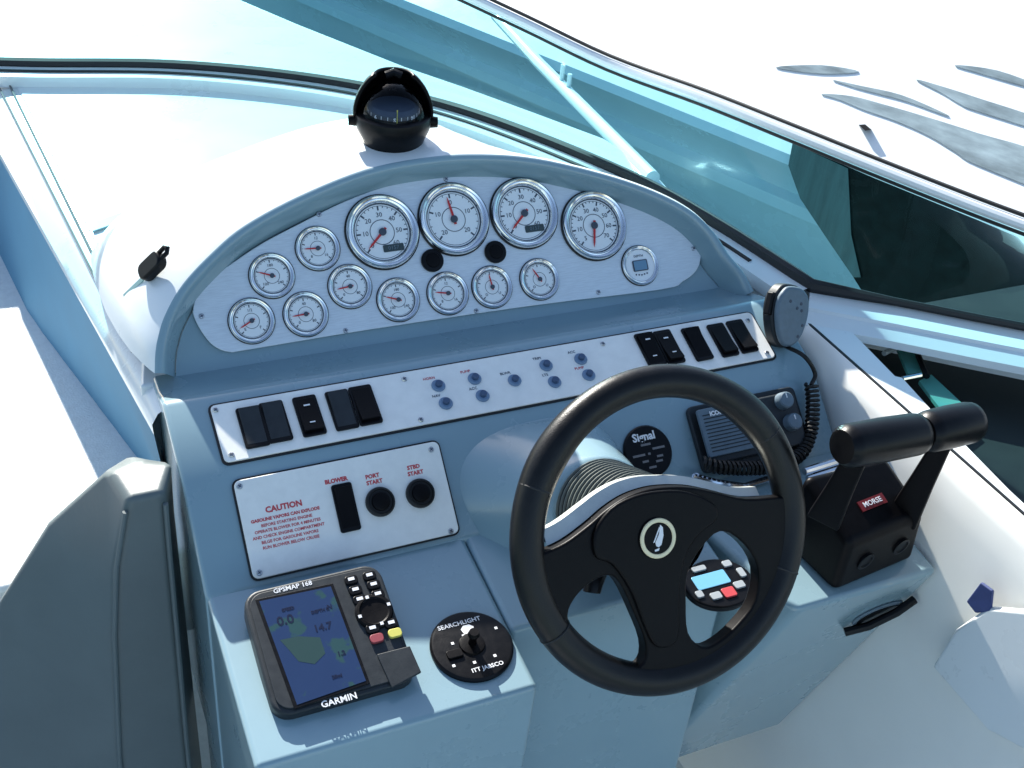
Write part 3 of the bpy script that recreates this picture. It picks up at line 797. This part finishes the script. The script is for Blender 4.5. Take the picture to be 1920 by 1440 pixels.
for x, y in ((1466, 753), (1482, 793)):
    k = MB().lathe([(0.0135, 0), (0.0125, 0.013), (0.0105, 0.0150), (0.004, 0.0152)], 20, cap1=True).build('knob', MIDGREY, vr, M=vrM(x, y, 0.0218))
    MB().box((0, 0.006, 0.0155), (0.0016, 0.007, 0.0008)).build('pointer', WINK, k, smooth=0)

# microphone and coiled cord
MF = Frame(aty(1476, 592, -0.285), (0.93, -0.10, -0.36), (0.30, 0.42, 0.84))
mc = thing('radio_microphone', 'blue-grey hand microphone clipped at the end of the switch panel', 'microphone', MF.M(0, 0, 0))
mp = [(-0.030, 0.038), (-0.018, 0.047), (0.008, 0.048), (0.026, 0.036), (0.034, 0.008), (0.030, -0.026), (0.016, -0.046), (-0.004, -0.050), (-0.020, -0.036), (-0.034, -0.006), (-0.037, 0.020)]
mp = [(p.x, p.y) for p in catmull([Vector((x, y, 0)) for x, y in mp], 4, closed=True)]
MB().prism(mp, -0.020, 0.004).build('back_shell', DKGREY, mc, bevel=0.005, seg=3)
MB().prism([(x * 0.93, y * 0.94) for x, y in mp], 0.003, 0.014).build('front_shell', MIDGREY, mc, bevel=0.006, seg=3)
for x, y in ((-0.012, 0.022), (0.010, 0.022), (0.014, 0.012), (0.004, 0.014), (0.022, -0.010), (0.018, -0.028)):
    MB().lathe([(0.0028, 0.0138), (0.0022, 0.0148)], 12, Matrix.Translation((x, y, 0)), cap1=True).build('sound_hole', INK, mc)
MB().box((-0.036, 0.012, -0.004), (0.010, 0.036, 0.014)).build('talk_key', BLACK, mc, bevel=0.003)
def fcP(x, y, h): return FC.P(*FC.uv(x, y, h), h)
lead = catmull([MF.P(0.012, -0.046, -0.004), fcP(1508, 668, 0.035), fcP(1528, 700, 0.022), fcP(1521, 722, 0.022)], 6)
coil_axis = catmull([fcP(1521, 720, 0.020), fcP(1524, 760, 0.020), fcP(1520, 810, 0.020), fcP(1502, 850, 0.022), fcP(1462, 872, 0.030), fcP(1410, 878, 0.036), fcP(1350, 876, 0.036), fcP(1318, 868, 0.030)], 8)
cl = [0.0]
for i in range(1, len(coil_axis)): cl.append(cl[-1] + (coil_axis[i] - coil_axis[i - 1]).length)
turns = int(cl[-1] / 0.0072); hp = []
for i in range(turns * 10 + 1):
    t_ = i / (turns * 10)
    p = samp(coil_axis, cl, t_); p2 = samp(coil_axis, cl, min(1, t_ + 0.01)); p1 = samp(coil_axis, cl, max(0, t_ - 0.01))
    tn = (p2 - p1).normalized(); e1 = tn.cross(FC.n).normalized(); e2 = tn.cross(e1)
    a = 2 * math.pi * turns * t_
    hp.append(p + (e1 * math.cos(a) + e2 * math.sin(a)) * 0.0088)
cdp = thing('coiled_cord', 'black coiled microphone cord hanging round the radio', 'cord', Matrix.Translation(coil_axis[0]))
iT = Matrix.Translation(-coil_axis[0])
MB().tube([iT @ p for p in lead], 0.0034, 8).build('lead', RUBBER, cdp)
MB().tube([iT @ p for p in hp], 0.0026, 6).build('coil', RUBBER, cdp)

# ================================================================== STEERING WHEEL
sw_ = thing('steering_wheel', 'black three spoke steering wheel with round cream badge at its hub', 'steering wheel', WH.M(0, 0, 0))
RO, RT = 0.200, 0.0205
RM = RO - RT
rim = MB()
NR, NS = 120, 16
rows = []
for i in range(NR):
    a = 2 * math.pi * i / NR
    grip = 1.0 + 0.08 * math.exp(-((math.degrees(a) - 40) / 14) ** 2) + 0.08 * math.exp(-((math.degrees(a) - 140) / 14) ** 2)
    row = []
    for k in range(NS):
        b = 2 * math.pi * k / NS
        rr = RM + RT * grip * 0.98 * math.cos(b)
        row.append((rr * math.cos(a), rr * math.sin(a), RT * grip * 0.95 * math.sin(b)))
    rows.append(row)
rows.append(rows[0])
rim.grid(rows, closed=True).build('rim', LEATHER, sw_, smooth=80)
for a in (152, 30, 208, 332):
    M = Matrix.Rotation(R(a), 4, 'Z') @ Matrix.Translation((RM, 0, 0)) @ Matrix.Rotation(R(90), 4, 'X')
    MB().lathe([(RT * 0.99, -0.0013), (RT * 1.015, 0), (RT * 0.99, 0.0013)], 24, M).build('rim_seam', GASKET, sw_)
def wuv(L, h=0.0): return [Vector((*WH.uv(x, y, h), 0)) for x, y in L]
HF = 0.012
top_px = [(1012, 1040), (1060, 1018), (1105, 985), (1140, 955), (1180, 930), (1230, 915), (1290, 913), (1340, 922), (1400, 935), (1478, 930)]
winL = [(1066, 1156), (1078, 1124), (1105, 1096), (1139, 1080), (1163, 1094), (1190, 1150), (1211, 1205), (1207, 1242), (1175, 1253), (1119, 1228), (1080, 1192)]
winR = [(1291, 1075), (1315, 1030), (1354, 996), (1398, 1022), (1423, 1068), (1416, 1126), (1385, 1170), (1349, 1202), (1318, 1213), (1292, 1187), (1288, 1130)]
def clampr(p, rmx=RM + 0.002):
    r = math.hypot(*p)
    return (p[0] * rmx / r, p[1] * rmx / r) if r > rmx else p
topc_ = catmull(wuv(top_px, HF), 4)
aL = math.atan2(topc_[0].y, topc_[0].x) % (2 * math.pi); aR = math.atan2(topc_[-1].y, topc_[-1].x) % (2 * math.pi)
if aR < aL: aR += 2 * math.pi
arc = [((RM + 0.002) * math.cos(aR + (aL - aR) * k / 40), (RM + 0.002) * math.sin(aR + (aL - aR) * k / 40)) for k in range(1, 40)]
outer = [clampr((p.x, p.y)) for p in topc_] + arc
holes = [[(p.x, p.y) for p in catmull(wuv(w_, HF), 3, closed=True)] for w_ in (winL, winR)]
bm = bmesh.new()
for loop in [outer] + holes:
    vv = [bm.verts.new((x, y, HF)) for x, y in loop]
    for k in range(len(vv)): bm.edges.new((vv[k], vv[(k + 1) % len(vv)]))
bmesh.ops.triangle_fill(bm, use_beauty=True, use_dissolve=False, edges=bm.edges[:])
g_ = bmesh.ops.extrude_face_region(bm, geom=bm.faces[:])
for v_ in g_['geom']:
    if isinstance(v_, bmesh.types.BMVert): v_.co.z = -0.010
bmesh.ops.recalc_face_normals(bm, faces=bm.faces)
me = bpy.data.meshes.new('spoke_plate'); bm.to_mesh(me); bm.free(); me.materials.append(SATIN)
obj('spoke_plate', me, sw_, 0.004, 3)
# silver trim seen above the spokes' top edge
tr_ = []
edge2 = [clampr((p.x, p.y), RM - 0.006) for p in topc_][2:-2]
for k, (x, y) in enumerate(edge2):
    wd = 0.011 + 0.008 * min(1, max(0, (-x - 0.0) / 0.10))
    tr_.append([(x, y + 0.001, -0.004), (x, y + wd, -0.010), (x, y + wd - 0.001, -0.024), (x, y - 0.002, -0.026)])
MB().grid(tr_).build('spoke_trim', SILVER, sw_, smooth=60)
hubpad = catmull(wuv([(1115, 1000), (1145, 955), (1190, 930), (1240, 920), (1290, 922), (1340, 945), (1345, 975), (1310, 1005), (1285, 1050), (1275, 1120), (1272, 1200), (1235, 1215), (1212, 1180), (1185, 1110), (1150, 1060), (1118, 1045)], 0.017), 3, closed=True)
MB().prism([(p.x, p.y) for p in hubpad], HF - 0.002, 0.0175).build('hub_pad', SATIN, sw_, bevel=0.004, seg=3)
bu, bv = WH.uv(1233, 1009, 0.019)
bd = MB().lathe([(0.0245, 0.0165), (0.0245, 0.0195), (0.0228, 0.0205)], 40, Matrix.Translation((bu, bv, 0)), cap1=True).build('badge', SATIN, sw_)
MB().lathe([(0.0240, 0.0203), (0.0230, 0.0216), (0.0196, 0.0216), (0.0188, 0.0206)], 40, Matrix.Translation((bu, bv, 0))).build('badge_ring', CREAM, bd)
sail = [(0.0045, 0.0155), (0.0075, 0.012), (0.0070, 0.002), (0.0030, -0.008), (-0.0010, -0.0105), (-0.0040, -0.0085), (-0.0045, -0.004), (0.0015, 0.005)]
MB().prism([(x + bu, y + bv) for x, y in sail], 0.0204, 0.0212).build('badge_emblem', WINK, bd, smooth=0)
MB().prism([(x + bu, y + bv) for x, y in [(-0.0075, -0.004), (-0.0055, -0.0035), (0.0035, 0.0115), (0.0030, 0.0135)]], 0.0204, 0.0212).build('badge_emblem', WINK, bd, smooth=0)
MB().prism([(x + bu, y + bv) for x, y in [(-0.0065, -0.0145), (-0.0015, -0.0145), (0.0, -0.0115), (-0.0065, -0.0125)]], 0.0204, 0.0212).build('badge_emblem', WINK, bd, smooth=0)
# hub cone and bellows on the column
MB().lathe([(0.066, -0.010), (0.062, -0.030), (0.052, -0.040)], 32).build('hub_cone', SATIN, sw_)
bel = []
NB = 14
for k in range(NB):
    z = -0.036 - 0.132 * k / NB
    bel += [(0.0520 + 0.008 * k / NB, z), (0.0600 + 0.008 * k / NB, z - 0.132 / NB * 0.45)]
bel.append((0.066, -0.172))
cb = thing('column_bellows', 'dark rubber bellows with lit-toned ribs round the steering column', 'bellows', WH.M(0, 0, 0))
RIB_LIT = mat('bellows_rib_lit', (0.11, 0.125, 0.11), 0.4)  # paler than the sleeve: light on the ribs put into their colour
ribm = {}
for k in range(NB):
    z = -0.036 - 0.132 * k / NB - 0.132 / NB * 0.45
    rr_ = 0.0600 + 0.008 * k / NB
    MB().lathe([(rr_ - 0.0012, z + 0.0021), (rr_ + 0.0008, z + 0.001), (rr_ + 0.0008, z - 0.001), (rr_ - 0.0012, z - 0.0021)], 40).build('rib', RIB_LIT, cb)
MB().lathe(bel, 40).build('ribbed_sleeve', mat('bellows_rubber', (0.030, 0.034, 0.032), 0.32, spec=0.7), cb, smooth=0)
MB().tube([(0, 0, -0.02), (0, 0, -0.16)], 0.02, 16).build('shaft', STEEL, cb)
# tilt lever
lv = thing('tilt_lever', 'stubby black lever below the hub behind the wheel spokes', 'lever')
lv.matrix_basis = WH.M(*WH.uv(1110, 1090, -0.05), -0.05)
MB().tube([(0.04, 0.03, -0.02), (0.015, 0.012, 0), (0, 0, 0.003), (-0.004, -0.012, 0.004)], [0.008, 0.009, 0.013, 0.011], 12).build('handle', BLACK, lv)

# ================================================================== THROTTLE
A = SH.uv(1562, 1114); B = SH.uv(1712, 1050); C_ = SH.uv(1500, 1050)
th = thing('throttle_control', 'black twin lever throttle box with horizontal grips on the console pedestal', 'throttle', SH.M(*A, 0.0004))
bx = [(0, 0), (B[0] - A[0], B[1] - A[1]), (B[0] - A[0] - 0.01, B[1] - A[1] + 0.11), (C_[0] - A[0] - 0.012, C_[1] - A[1] + 0.055)]
vs = [(x, y, 0) for x, y in bx] + [(bx[0][0] + 0.004, bx[0][1] + 0.012, 0.085), (bx[1][0] - 0.004, bx[1][1] + 0.012, 0.085), (bx[2][0] - 0.01, bx[2][1] - 0.01, 0.118), (bx[3][0] + 0.012, bx[3][1] - 0.004, 0.118)]
MB().add(vs, [(3, 2, 1, 0), (4, 5, 6, 7), (0, 1, 5, 4), (1, 2, 6, 5), (2, 3, 7, 6), (3, 0, 4, 7)]).build('housing', SATIN, th, bevel=0.012, seg=4)
thv = [Vector(p) for p in vs]
fn = Vector((bx[1][0] - bx[0][0], bx[1][1] - bx[0][1], 0)).normalized(); outn = Vector((fn.y, -fn.x, 0))
for f_ in (0.30, 0.74):
    c = Vector((bx[0][0], bx[0][1], 0)).lerp(Vector((bx[1][0], bx[1][1], 0)), f_) + Vector((0, 0, 0.040)) + Vector((0.001, 0.0058, 0))
    M = Matrix((fn, Vector((0, 0, 1)), outn)).transposed().to_4x4(); M.translation = c
    MB().lathe([(0.0140, -0.002), (0.0140, 0.0022), (0.0110, 0.0025), (0.0100, 0.0010)], 24, M, cap1=True).build('screw_cap', BLACK, th)
iTH = SH.M(*A, 0.0004).inverted()
def thl(p): return iTH @ p
g0 = aty(1578, 838, -0.665); g1_ = aty(1728, 812, -0.660); g2_ = aty(1826, 790, -0.655)
ax = (g2_ - g0).normalized()
def grip(a, b, r, nm):
    L = (b - a).length; d = (b - a).normalized()
    pts = [a, a + d * 0.006, a + d * 0.014, a + d * (L * 0.5), b - d * 0.012, b - d * 0.004, b]
    return MB().tube([thl(p) for p in pts], [r * 0.78, r * 0.95, r, r * 1.03, r, r * 0.95, r * 0.80], 24).build(nm, BLACK, th, smooth=45)
ga = grip(g0, g1_ - ax * 0.0025, 0.0275, 'grip')
gb = grip(g1_ + ax * 0.0025, g2_, 0.0275, 'grip')
# lever arms
piv = SH.P(A[0] + 0.055, A[1] + 0.075, 0.085)
def arm(p0, p1, w0, w1, nm):
    p0 = thl(p0); p1 = thl(p1); d = (p1 - p0).normalized(); s = d.cross(thl(CAM) - p0).normalized(); n_ = s.cross(d)
    vs = [];
    for p, w_ in ((p0, w0), (p0.lerp(p1, 0.5), (w0 + w1) / 2 * 0.95), (p1, w1)):
        vs += [p + s * w_ + n_ * 0.009, p - s * w_ + n_ * 0.009, p - s * w_ - n_ * 0.009, p + s * w_ - n_ * 0.009]
    fs = [(0, 1, 2, 3), (11, 10, 9, 8)]
    for r_ in (0, 4):
        for i in range(4):
            j = (i + 1) % 4; fs.append((r_ + i, r_ + j, r_ + 4 + j, r_ + 4 + i))
    MB().add(vs, fs).build(nm, SATIN, th, bevel=0.003, seg=3)
arm(aty(1768, 830, -0.660), aty(1690, 975, -0.640), 0.012, 0.022, 'lever')
arm(aty(1604, 860, -0.662), aty(1545, 975, -0.640), 0.014, 0.022, 'lever')
# chrome badge strip and red/white label on top
tcn = (thv[4] + thv[5]) * 0.30 + (thv[6] + thv[7]) * 0.20
tx_ = (thv[5] - thv[4]).normalized(); tn_ = tx_.cross(thv[7] - thv[4]).normalized(); ty_ = tn_.cross(tx_)
LM = Matrix((tx_, ty_, tn_)).transposed().to_4x4(); LM.translation = tcn + tn_ * 0.0012
MB().box((0, 0, 0), (0.046, 0.015, 0.002), LM).build('badge_plate', mat('badge_red', (0.16, 0.012, 0.014), 0.4), th, smooth=0)
obj('lettering', text_mesh('MORSE', 0.0105, WINK, bold=0.0001), th, M=LM @ Matrix.Translation((0, 0, 0.0014)))

# key switch rail: two short bright bars behind the throttle
kb = thing('chrome_latch', 'pair of short bright chrome bars on a bracket behind the throttle', 'latch', Matrix.Translation(fcP(1545, 885, 0.02)))
ik = Matrix.Translation(-fcP(1545, 885, 0.02))
MB().tube([ik @ fcP(1508, 884, 0.05), ik @ fcP(1578, 862, 0.05)], 0.0062, 10).build('bar', CHROME, kb)
MB().tube([ik @ fcP(1514, 899, 0.05), ik @ fcP(1582, 877, 0.05)], 0.0055, 10).build('bar', CHROME, kb)
MB().box((0, -0.012, 0.004), (0.05, 0.02, 0.03)).build('bracket', DKGREY, kb, bevel=0.003)
# second bright bar seen between rim and radio
k2 = thing('grab_rail', 'short polished grab rail at the foot of the face below the radio', 'grab rail', Matrix.Translation(fcP(1400, 908, 0.01)))
ik = Matrix.Translation(-fcP(1400, 908, 0.01))
MB().tube([ik @ fcP(1300, 893, 0.012), ik @ fcP(1345, 905, 0.022), ik @ fcP(1395, 912, 0.024), ik @ fcP(1440, 898, 0.020)], 0.0050, 10).build('bar', CHROME, k2)
for x, y in ((1305, 894), (1436, 900)):
    MB().tube([ik @ fcP(x, y, 0.014), ik @ fcP(x, y + 2, -0.002)], 0.006, 10).build('foot', CHROME, k2)

# ================================================================== recessed latch on the pedestal front
# plane of the pedestal front
pf_o = Vector((0.4, -0.686, 0.9536)); pf_d = Vector((0, 0.186, -0.5536)).normalized()
PF = Frame(pf_o, (1, 0, 0), -pf_d)
u, v = PF.uv(1645, 1148)
lt = thing('pedestal_latch', 'black recessed oval latch on the pedestal front below the throttle', 'latch', PF.M(u, v, 0.0004, R(6)))
MB().prism([(0.043 * math.cos(2 * math.pi * i / 32), 0.030 * math.sin(2 * math.pi * i / 32)) for i in range(32)], 0, 0.003).build('rim', MIDGREY, lt, bevel=0.001)
MB().prism([(0.036 * math.cos(2 * math.pi * i / 32), 0.024 * math.sin(2 * math.pi * i / 32) - 0.002) for i in range(32)], 0.0029, 0.0042).build('cup', BLACK, lt, smooth=0)
MB().tube([(-0.052, -0.020, 0.006), (-0.02, -0.008, 0.012), (0.02, 0.012, 0.012), (0.050, 0.024, 0.006)], 0.0065, 10).build('lever', BLACK, lt)

# ================================================================== COMPASS on the hood
cb0 = hit(736, 266, (0, 0.10, 1.322), (0, 0, 1))
cm = thing('compass', 'black domed magnetic compass with hooded bezel on top of the white hood', 'compass', Matrix.Translation(cb0) @ Matrix.Rotation(R(-16), 4, 'Z') @ Matrix.Scale(0.84, 4))
MB().lathe([(0.050, -0.03), (0.054, 0.0), (0.058, 0.012), (0.066, 0.030), (0.069, 0.045), (0.067, 0.055), (0.061, 0.058)], 40, cap0=True, cap1=True).build('base', BLACK, cm, smooth=45)
# side knobs
for s in (-1, 1):
    MB().tube([(s * 0.062, 0, 0.040), (s * 0.080, 0, 0.040)], [0.011, 0.0095], 14).build('side_knob', SATIN, cm)
# hood shell behind and over the dome
rows = []
for i in range(25):
    az = R(-8 + 196 * i / 24)
    row = []
    for k in range(9):
        elv = R(0 + 62 * k / 8)
        rr = 0.0690
        pk = 1 + 0.10 * (k / 8)
        row.append((rr * math.cos(az) * math.cos(elv), rr * math.sin(az) * math.cos(elv) * 0.95, 0.052 + rr * 1.10 * math.sin(elv) * pk))
    rows.append(row)
hd = MB().grid(rows).build('dome_hood', SATIN, cm, smooth=60)
so_ = hd.modifiers.new('thick', 'SOLIDIFY'); so_.thickness = 0.006; so_.offset = 0
MB().tube([(-0.014, 0.018, 0.118), (0, 0.020, 0.123), (0.014, 0.018, 0.118)], 0.007, 10).build('hood_peak', BLACK, cm)
dm = []
for k in range(13):
    a = R(90 * k / 12)
    dm.append((0.0590 * math.cos(a) + 0.0001, 0.052 + 0.060 * math.sin(a)))
CG = glass('compass_glass', (0.82, 0.88, 0.94), 0.9, 0.02, 1.22)
MB().lathe(dm, 40).build('glass_dome', CG, cm, smooth=80)
card = MB().lathe([(0.046, 0.054), (0.046, 0.066), (0.038, 0.072), (0.0001, 0.072)], 36).build('compass_card', INK, cm)
for i in range(24):
    a = R(15 * i); big_ = i % 3 == 0
    M = Matrix.Rotation(a, 4, 'Z') @ Matrix.Translation((0, -0.0465, 0.0600)) @ Matrix.Rotation(R(90), 4, 'X')
    if big_: obj('numeral', text_mesh(('S', '21', '24', 'W', '30', '33', 'N', '6')[(i // 3) % 8], 0.0105, WINK, bold=0.0004), card, M=M)
    else: MB().box((0, 0.002, 0), (0.0012, 0.006, 0.0004), M).build('card_mark', WINK, card, smooth=0)
MB().tube([(0.004, -0.052, 0.053), (0.004, -0.052, 0.082)], 0.0009, 6).build('lubber_line', YEL, cm)

# snap hook on the hood's flank
h0 = hit(294, 502, hs[4][8] , Vector((-0.75, -0.25, 0.62)))
SHK = Frame(h0, (0.45, 0.35, 0.80), Vector((-0.75, -0.25, 0.62)).cross(Vector((0.45, 0.35, 0.80))))
sk = thing('snap_clip', 'small black snap clip with pale strap on the flank of the white hood', 'clip', SHK.M(0, 0, 0.004, R(-38)))
MB().prism(rrect(0.046, 0.028, 0.011), -0.004, 0.012).build('body', BLACK, sk, bevel=0.004, seg=3)
MB().tube([(0.018, -0.004, 0.006), (0.034, -0.003, 0.006), (0.038, 0.003, 0.006), (0.034, 0.008, 0.006), (0.018, 0.007, 0.006)], 0.0034, 8).build('hook', BLACK, sk)
MB().box((-0.045, 0.0, -0.0005), (0.050, 0.007, 0.002)).build('strap', mat('strap_teal', (0.30, 0.48, 0.46), 0.7), sk, smooth=0)

# ================================================================== port trims
p1 = atz(172, 420, 1.098); p2 = atz(232, 400, 1.098); p3 = atz(174, 445, 1.098)
tk = thing('door_track', 'thin grey angled trim strip on the white dash top beside the hood', 'trim', Matrix.Translation(p1))
it = Matrix.Translation(-p1)
MB().prism([tuple((it @ p).xy) for p in (p1, p2, atz(234, 415, 1.098), atz(174, 436, 1.098))], 0, 0.003).build('strip', mat('trim_grey', (0.20, 0.30, 0.36), 0.5), tk, smooth=0)
sm_ = thing('dash_seam', 'pair of thin dark seam lines along the edge of the white dash top', 'trim', Matrix.Translation((-0.5, 0.2, ZD)))
isn = Matrix.Translation((0.5, -0.2, -ZD))
for (a, b), r in ((((92, 310), (262, 655)), 0.0022), (((78, 322), (248, 660)), 0.0018)):
    A_, B_ = atz(*a, 1.0975), atz(*b, 1.0975)
    D_ = (A_ - B_) * 0.9
    MB().tube([isn @ (A_ + D_), isn @ A_, isn @ B_], r, 6).build('seam_line', mat('seam_grey', (0.12, 0.13, 0.13), 0.6), sm_)

# dark bolster beside the console
YB = -0.30
bl = thing('padded_bolster', 'tall olive grey padded bolster standing against the console side', 'bolster', Matrix.Translation((-0.55, YB, 0)))
ib = Matrix.Translation((0.55, -YB, 0))
tp = [aty(x, y, YB) for x, y in ((212, 850), (296, 846), (330, 850))]
sec = []
for z, xl, xa, xb, xr, dp in ((1.078, -0.552, -0.540, -0.496, -0.4745, 0.03), (1.06, -0.562, -0.545, -0.496, -0.4745, 0.07), (0.97, -0.640, -0.565, -0.498, -0.4745, 0.12), (0.85, -0.72, -0.58, -0.500, -0.4745, 0.12), (0.6, -0.80, -0.60, -0.505, -0.4745, 0.12), (0.0, -0.82, -0.61, -0.51, -0.4745, 0.12)):
    sec.append([ib @ Vector(p) for p in ((xl, YB + dp * 0.6, z), (xa, YB - 0.040, z), (xb, YB - 0.040, z), (xr, YB + dp * 0.45, z), ((xl + xr) / 2, YB + dp, z))])
mbb = MB().grid(sec, closed=True)
mbb.add(sec[0], [tuple(range(5))])
mbb.build('cushion', VINYL, bl, smooth=35, bevel=0.010, seg=3)
for a_ in (1, 2):
    MB().tube([r_[a_] + Vector((0, -0.001, 0)) for r_ in sec[1:]], 0.0035, 8).build('piping', VINYL, bl)

# ================================================================== starboard side gap, seat panel
pk = thing('side_gap', 'open side gap with painted shade below the windshield wing', 'gap', Matrix.Translation((0.7, -0.5, 0.9)))
ip_ = Matrix.Translation((-0.7, -0.5 + 1.0, -0.9))
PKM = mat('gap_shade', (0.010, 0.014, 0.013), 0.6, noise=0.3, nscale=20)
MB().add([ip_ @ Vector(p) for p in ((0.53, -0.17, 1.025), (1.6, -0.17, 1.025), (1.6, -2.2, 1.0), (0.53, -2.2, 1.0))], [(0, 1, 2, 3)]).build('gap_shade_sheet', PKM, pk, smooth=0)  # dark colour carries the shade of the water and hull outside
gh = thing('hatch_frame', 'small green glazed hatch frame lying open in the dark side gap', 'hatch', Matrix.Translation(atz(1702, 672, 1.05)))
ig = Matrix.Translation(-atz(1702, 672, 1.05))
GG = mat('green_glass', (0.11, 0.36, 0.29), 0.1, spec=0.8)
cq = [atz(x, y, 1.052) for x, y in ((1678, 648), (1712, 640), (1732, 700), (1702, 706))]
MB().prism([tuple((ig @ p).xy) for p in cq], 0.0, 0.006).build('pane', GG, gh, smooth=0)
MB().tube([ig @ (atz(x, y, 1.064)) for x, y in ((1657, 663), (1716, 636), (1718, 626))], 0.0042, 8).build('frame_bar', SILVER, gh)
MB().tube([ig @ (atz(x, y, 1.064)) for x, y in ((1692, 710), (1726, 703))], 0.0042, 8).build('frame_bar', CHROME, gh)
MB().tube([ig @ (atz(x, y, 1.064)) for x, y in ((1716, 634), (1722, 668), (1738, 706))], 0.0050, 8).build('frame_bar', BLACK, gh)
cq = [atz(x, y, 1.048) for x, y in ((1722, 718), (1745, 706), (1808, 765), (1775, 788))]
MB().prism([tuple((ig @ p).xy) for p in cq], -0.004, 0.002).build('pane', GG, gh, smooth=0)

XW = 0.470
sp_ = thing('seat_panel', 'white padded panel leaning against the cockpit side', 'panel', Matrix.Translation(atx(1800, 1300, XW)))
isp = Matrix.Translation(-atx(1800, 1300, XW))
pts = [atx(x, y, XW) for x, y in ((1850, 1138), (1790, 1180), (1746, 1250), (1850, 1370), (1980, 1440), (1980, 1150))]
vs = [isp @ p for p in pts] + [isp @ (p + Vector((0.012, 0, 0))) for p in pts]
MB().add(vs, [tuple(range(6)), tuple(reversed(range(6, 12)))] + [(i, 6 + i, 6 + (i + 1) % 6, (i + 1) % 6) for i in range(6)]).build('pad', WHITE, sp_, bevel=0.008, seg=3)
nv = thing('navy_strap', 'navy blue fabric strap end on the cockpit side above the white panel', 'strap', Matrix.Translation(atx(1835, 1125, XW)))
isp = Matrix.Translation(-atx(1835, 1125, XW))
pts = [atx(x, y, XW) for x, y in ((1838, 1092), (1811, 1128), (1828, 1150), (1856, 1148), (1860, 1108))]
vs = [isp @ p for p in pts] + [isp @ (p + Vector((0.005, 0, 0))) for p in pts]
MB().add(vs, [tuple(range(5)), tuple(reversed(range(5, 10)))] + [(i, 5 + i, 5 + (i + 1) % 5, (i + 1) % 5) for i in range(5)]).build('webbing', NAVY, nv, bevel=0.002)

# ================================================================== NEIGHBOUR BOAT
# hull side plane converging with our bow
hp0 = atz(1300, 320, 0.35)
ha = R(23.1)
hdir = Vector((-math.sin(ha), math.cos(ha), 0)); hnrm = Vector((-math.cos(ha), -math.sin(ha), 0))
nbM = Matrix((hdir, Vector((0, 0, 1)), hdir.cross(Vector((0, 0, 1))))).transposed().to_4x4(); nbM.translation = hp0 * 1.0
nbM.translation.z = 0
nbb = thing('neighbour_boat', 'white motor yacht moored alongside beyond the windshield', 'boat', nbM)
ni = nbM.inverted()
# local: x along the hull forward, y up, z outward away from us
s_out = 1 if (nbM.to_3x3() @ Vector((0, 0, 1))).dot(hnrm) < 0 else -1
ZE = hit(1300, 187, hp0, hnrm).z - 0.03
pr = [(-0.9, 0.30), (0.0, 0.12), (0.34, 0.03), (0.36, -0.03), (0.40, -0.03), (0.42, 0.0), (ZE, -0.13), (ZE + 0.03, -0.12)]
rows = [[(x, y, s_out * z) for y, z in pr] for x in (-6, -3, -1.5, 0, 1.5, 3, 6, 10)]
MB().grid(rows).build('hull_side', HULL, nbb, smooth=20)
DS = 0.55
def dk_h(z): return ZE + 0.03 + z * DS
rows = [[(x, dk_h(z), s_out * (z - 0.12)) for z in (0, 0.3, 0.8, 1.6, 3.0)] for x in (-6, -3, -1.5, 0, 1.5, 3, 6, 10)]
MB().grid(rows).build('deck_slope', WHITE, nbb, smooth=20)
# helpers: unproject on deck slope / hull
dn = (nbM.to_3x3() @ Vector((0, 1, -s_out * DS))).normalized(); do = nbM @ Vector((0, ZE + 0.03, -s_out * 0.12))
def ondk(px, py, h=0.0): return ni @ hit(px, py, do + dn * h, dn)
hn_ = (nbM.to_3x3() @ Vector((0, 0, -s_out))).normalized()
def onhl(px, py, h=0.0): return ni @ hit(px, py, nbM.translation + hn_ * (0.135 + h), hn_)
def slab(L, fn, name, m, h0, h1):
    a = [fn(x, y, h0) for x, y in L]; b = [fn(x, y, h1) for x, y in L]; n = len(L)
    MB().add(a + b, [tuple(range(n)), tuple(reversed(range(n, 2 * n)))] + [(i, (i + 1) % n, n + (i + 1) % n, n + i) for i in range(n)]).build(name, m, nbb, smooth=0)
for L in ([(1540, 176), (1596, 180), (1658, 196), (1740, 220), (1832, 249), (1960, 292), (1990, 365), (1832, 309), (1788, 283), (1740, 254), (1680, 227), (1620, 206), (1572, 186)],
          [(1562, 150), (1610, 160), (1690, 178), (1768, 211), (1772, 216), (1700, 190), (1640, 174), (1600, 163)],
          [(1718, 149), (1773, 164), (1832, 183), (1960, 226), (1980, 252), (1832, 208), (1800, 195), (1765, 174)],
          [(1455, 126), (1540, 122), (1610, 134), (1540, 138)], [(1790, 122), (1870, 132), (1960, 165), (1960, 172), (1840, 138)]):
    L = [(p.x, p.y) for p in catmull([Vector((x, y, 0)) for x, y in L], 4, closed=True)]
    slab(L, ondk, 'deck_grey_streak', NBGREY, -0.01, 0.004)  # wavy grey slabs lying on the deck slope
slab([(1610, 234), (1622, 233), (1634, 243), (1622, 245)], ondk, 'deck_cleat', BLACK, 0.0, 0.03)
slab([(1486, 268), (1478, 310), (1500, 372), (1552, 450), (1600, 520), (1650, 600), (2050, 640), (2050, 505), (1832, 412), (1640, 334)], onhl, 'dark_reflection', DARK_REFL, 0.0, 0.02)  # dark slab painting the reflection in the windshield glass
slab([(1486, 268), (1478, 310), (1500, 372), (1552, 450), (1600, 520), (1614, 520), (1596, 440), (1590, 316)], onhl, 'reflection_edge', mat('reflection_edge_grey', (0.06, 0.11, 0.115), 0.5, noise=0.3, nscale=6, aniso=(6, 0.6, 6)), 0.021, 0.026)  # less dark edge band of the same painted reflection
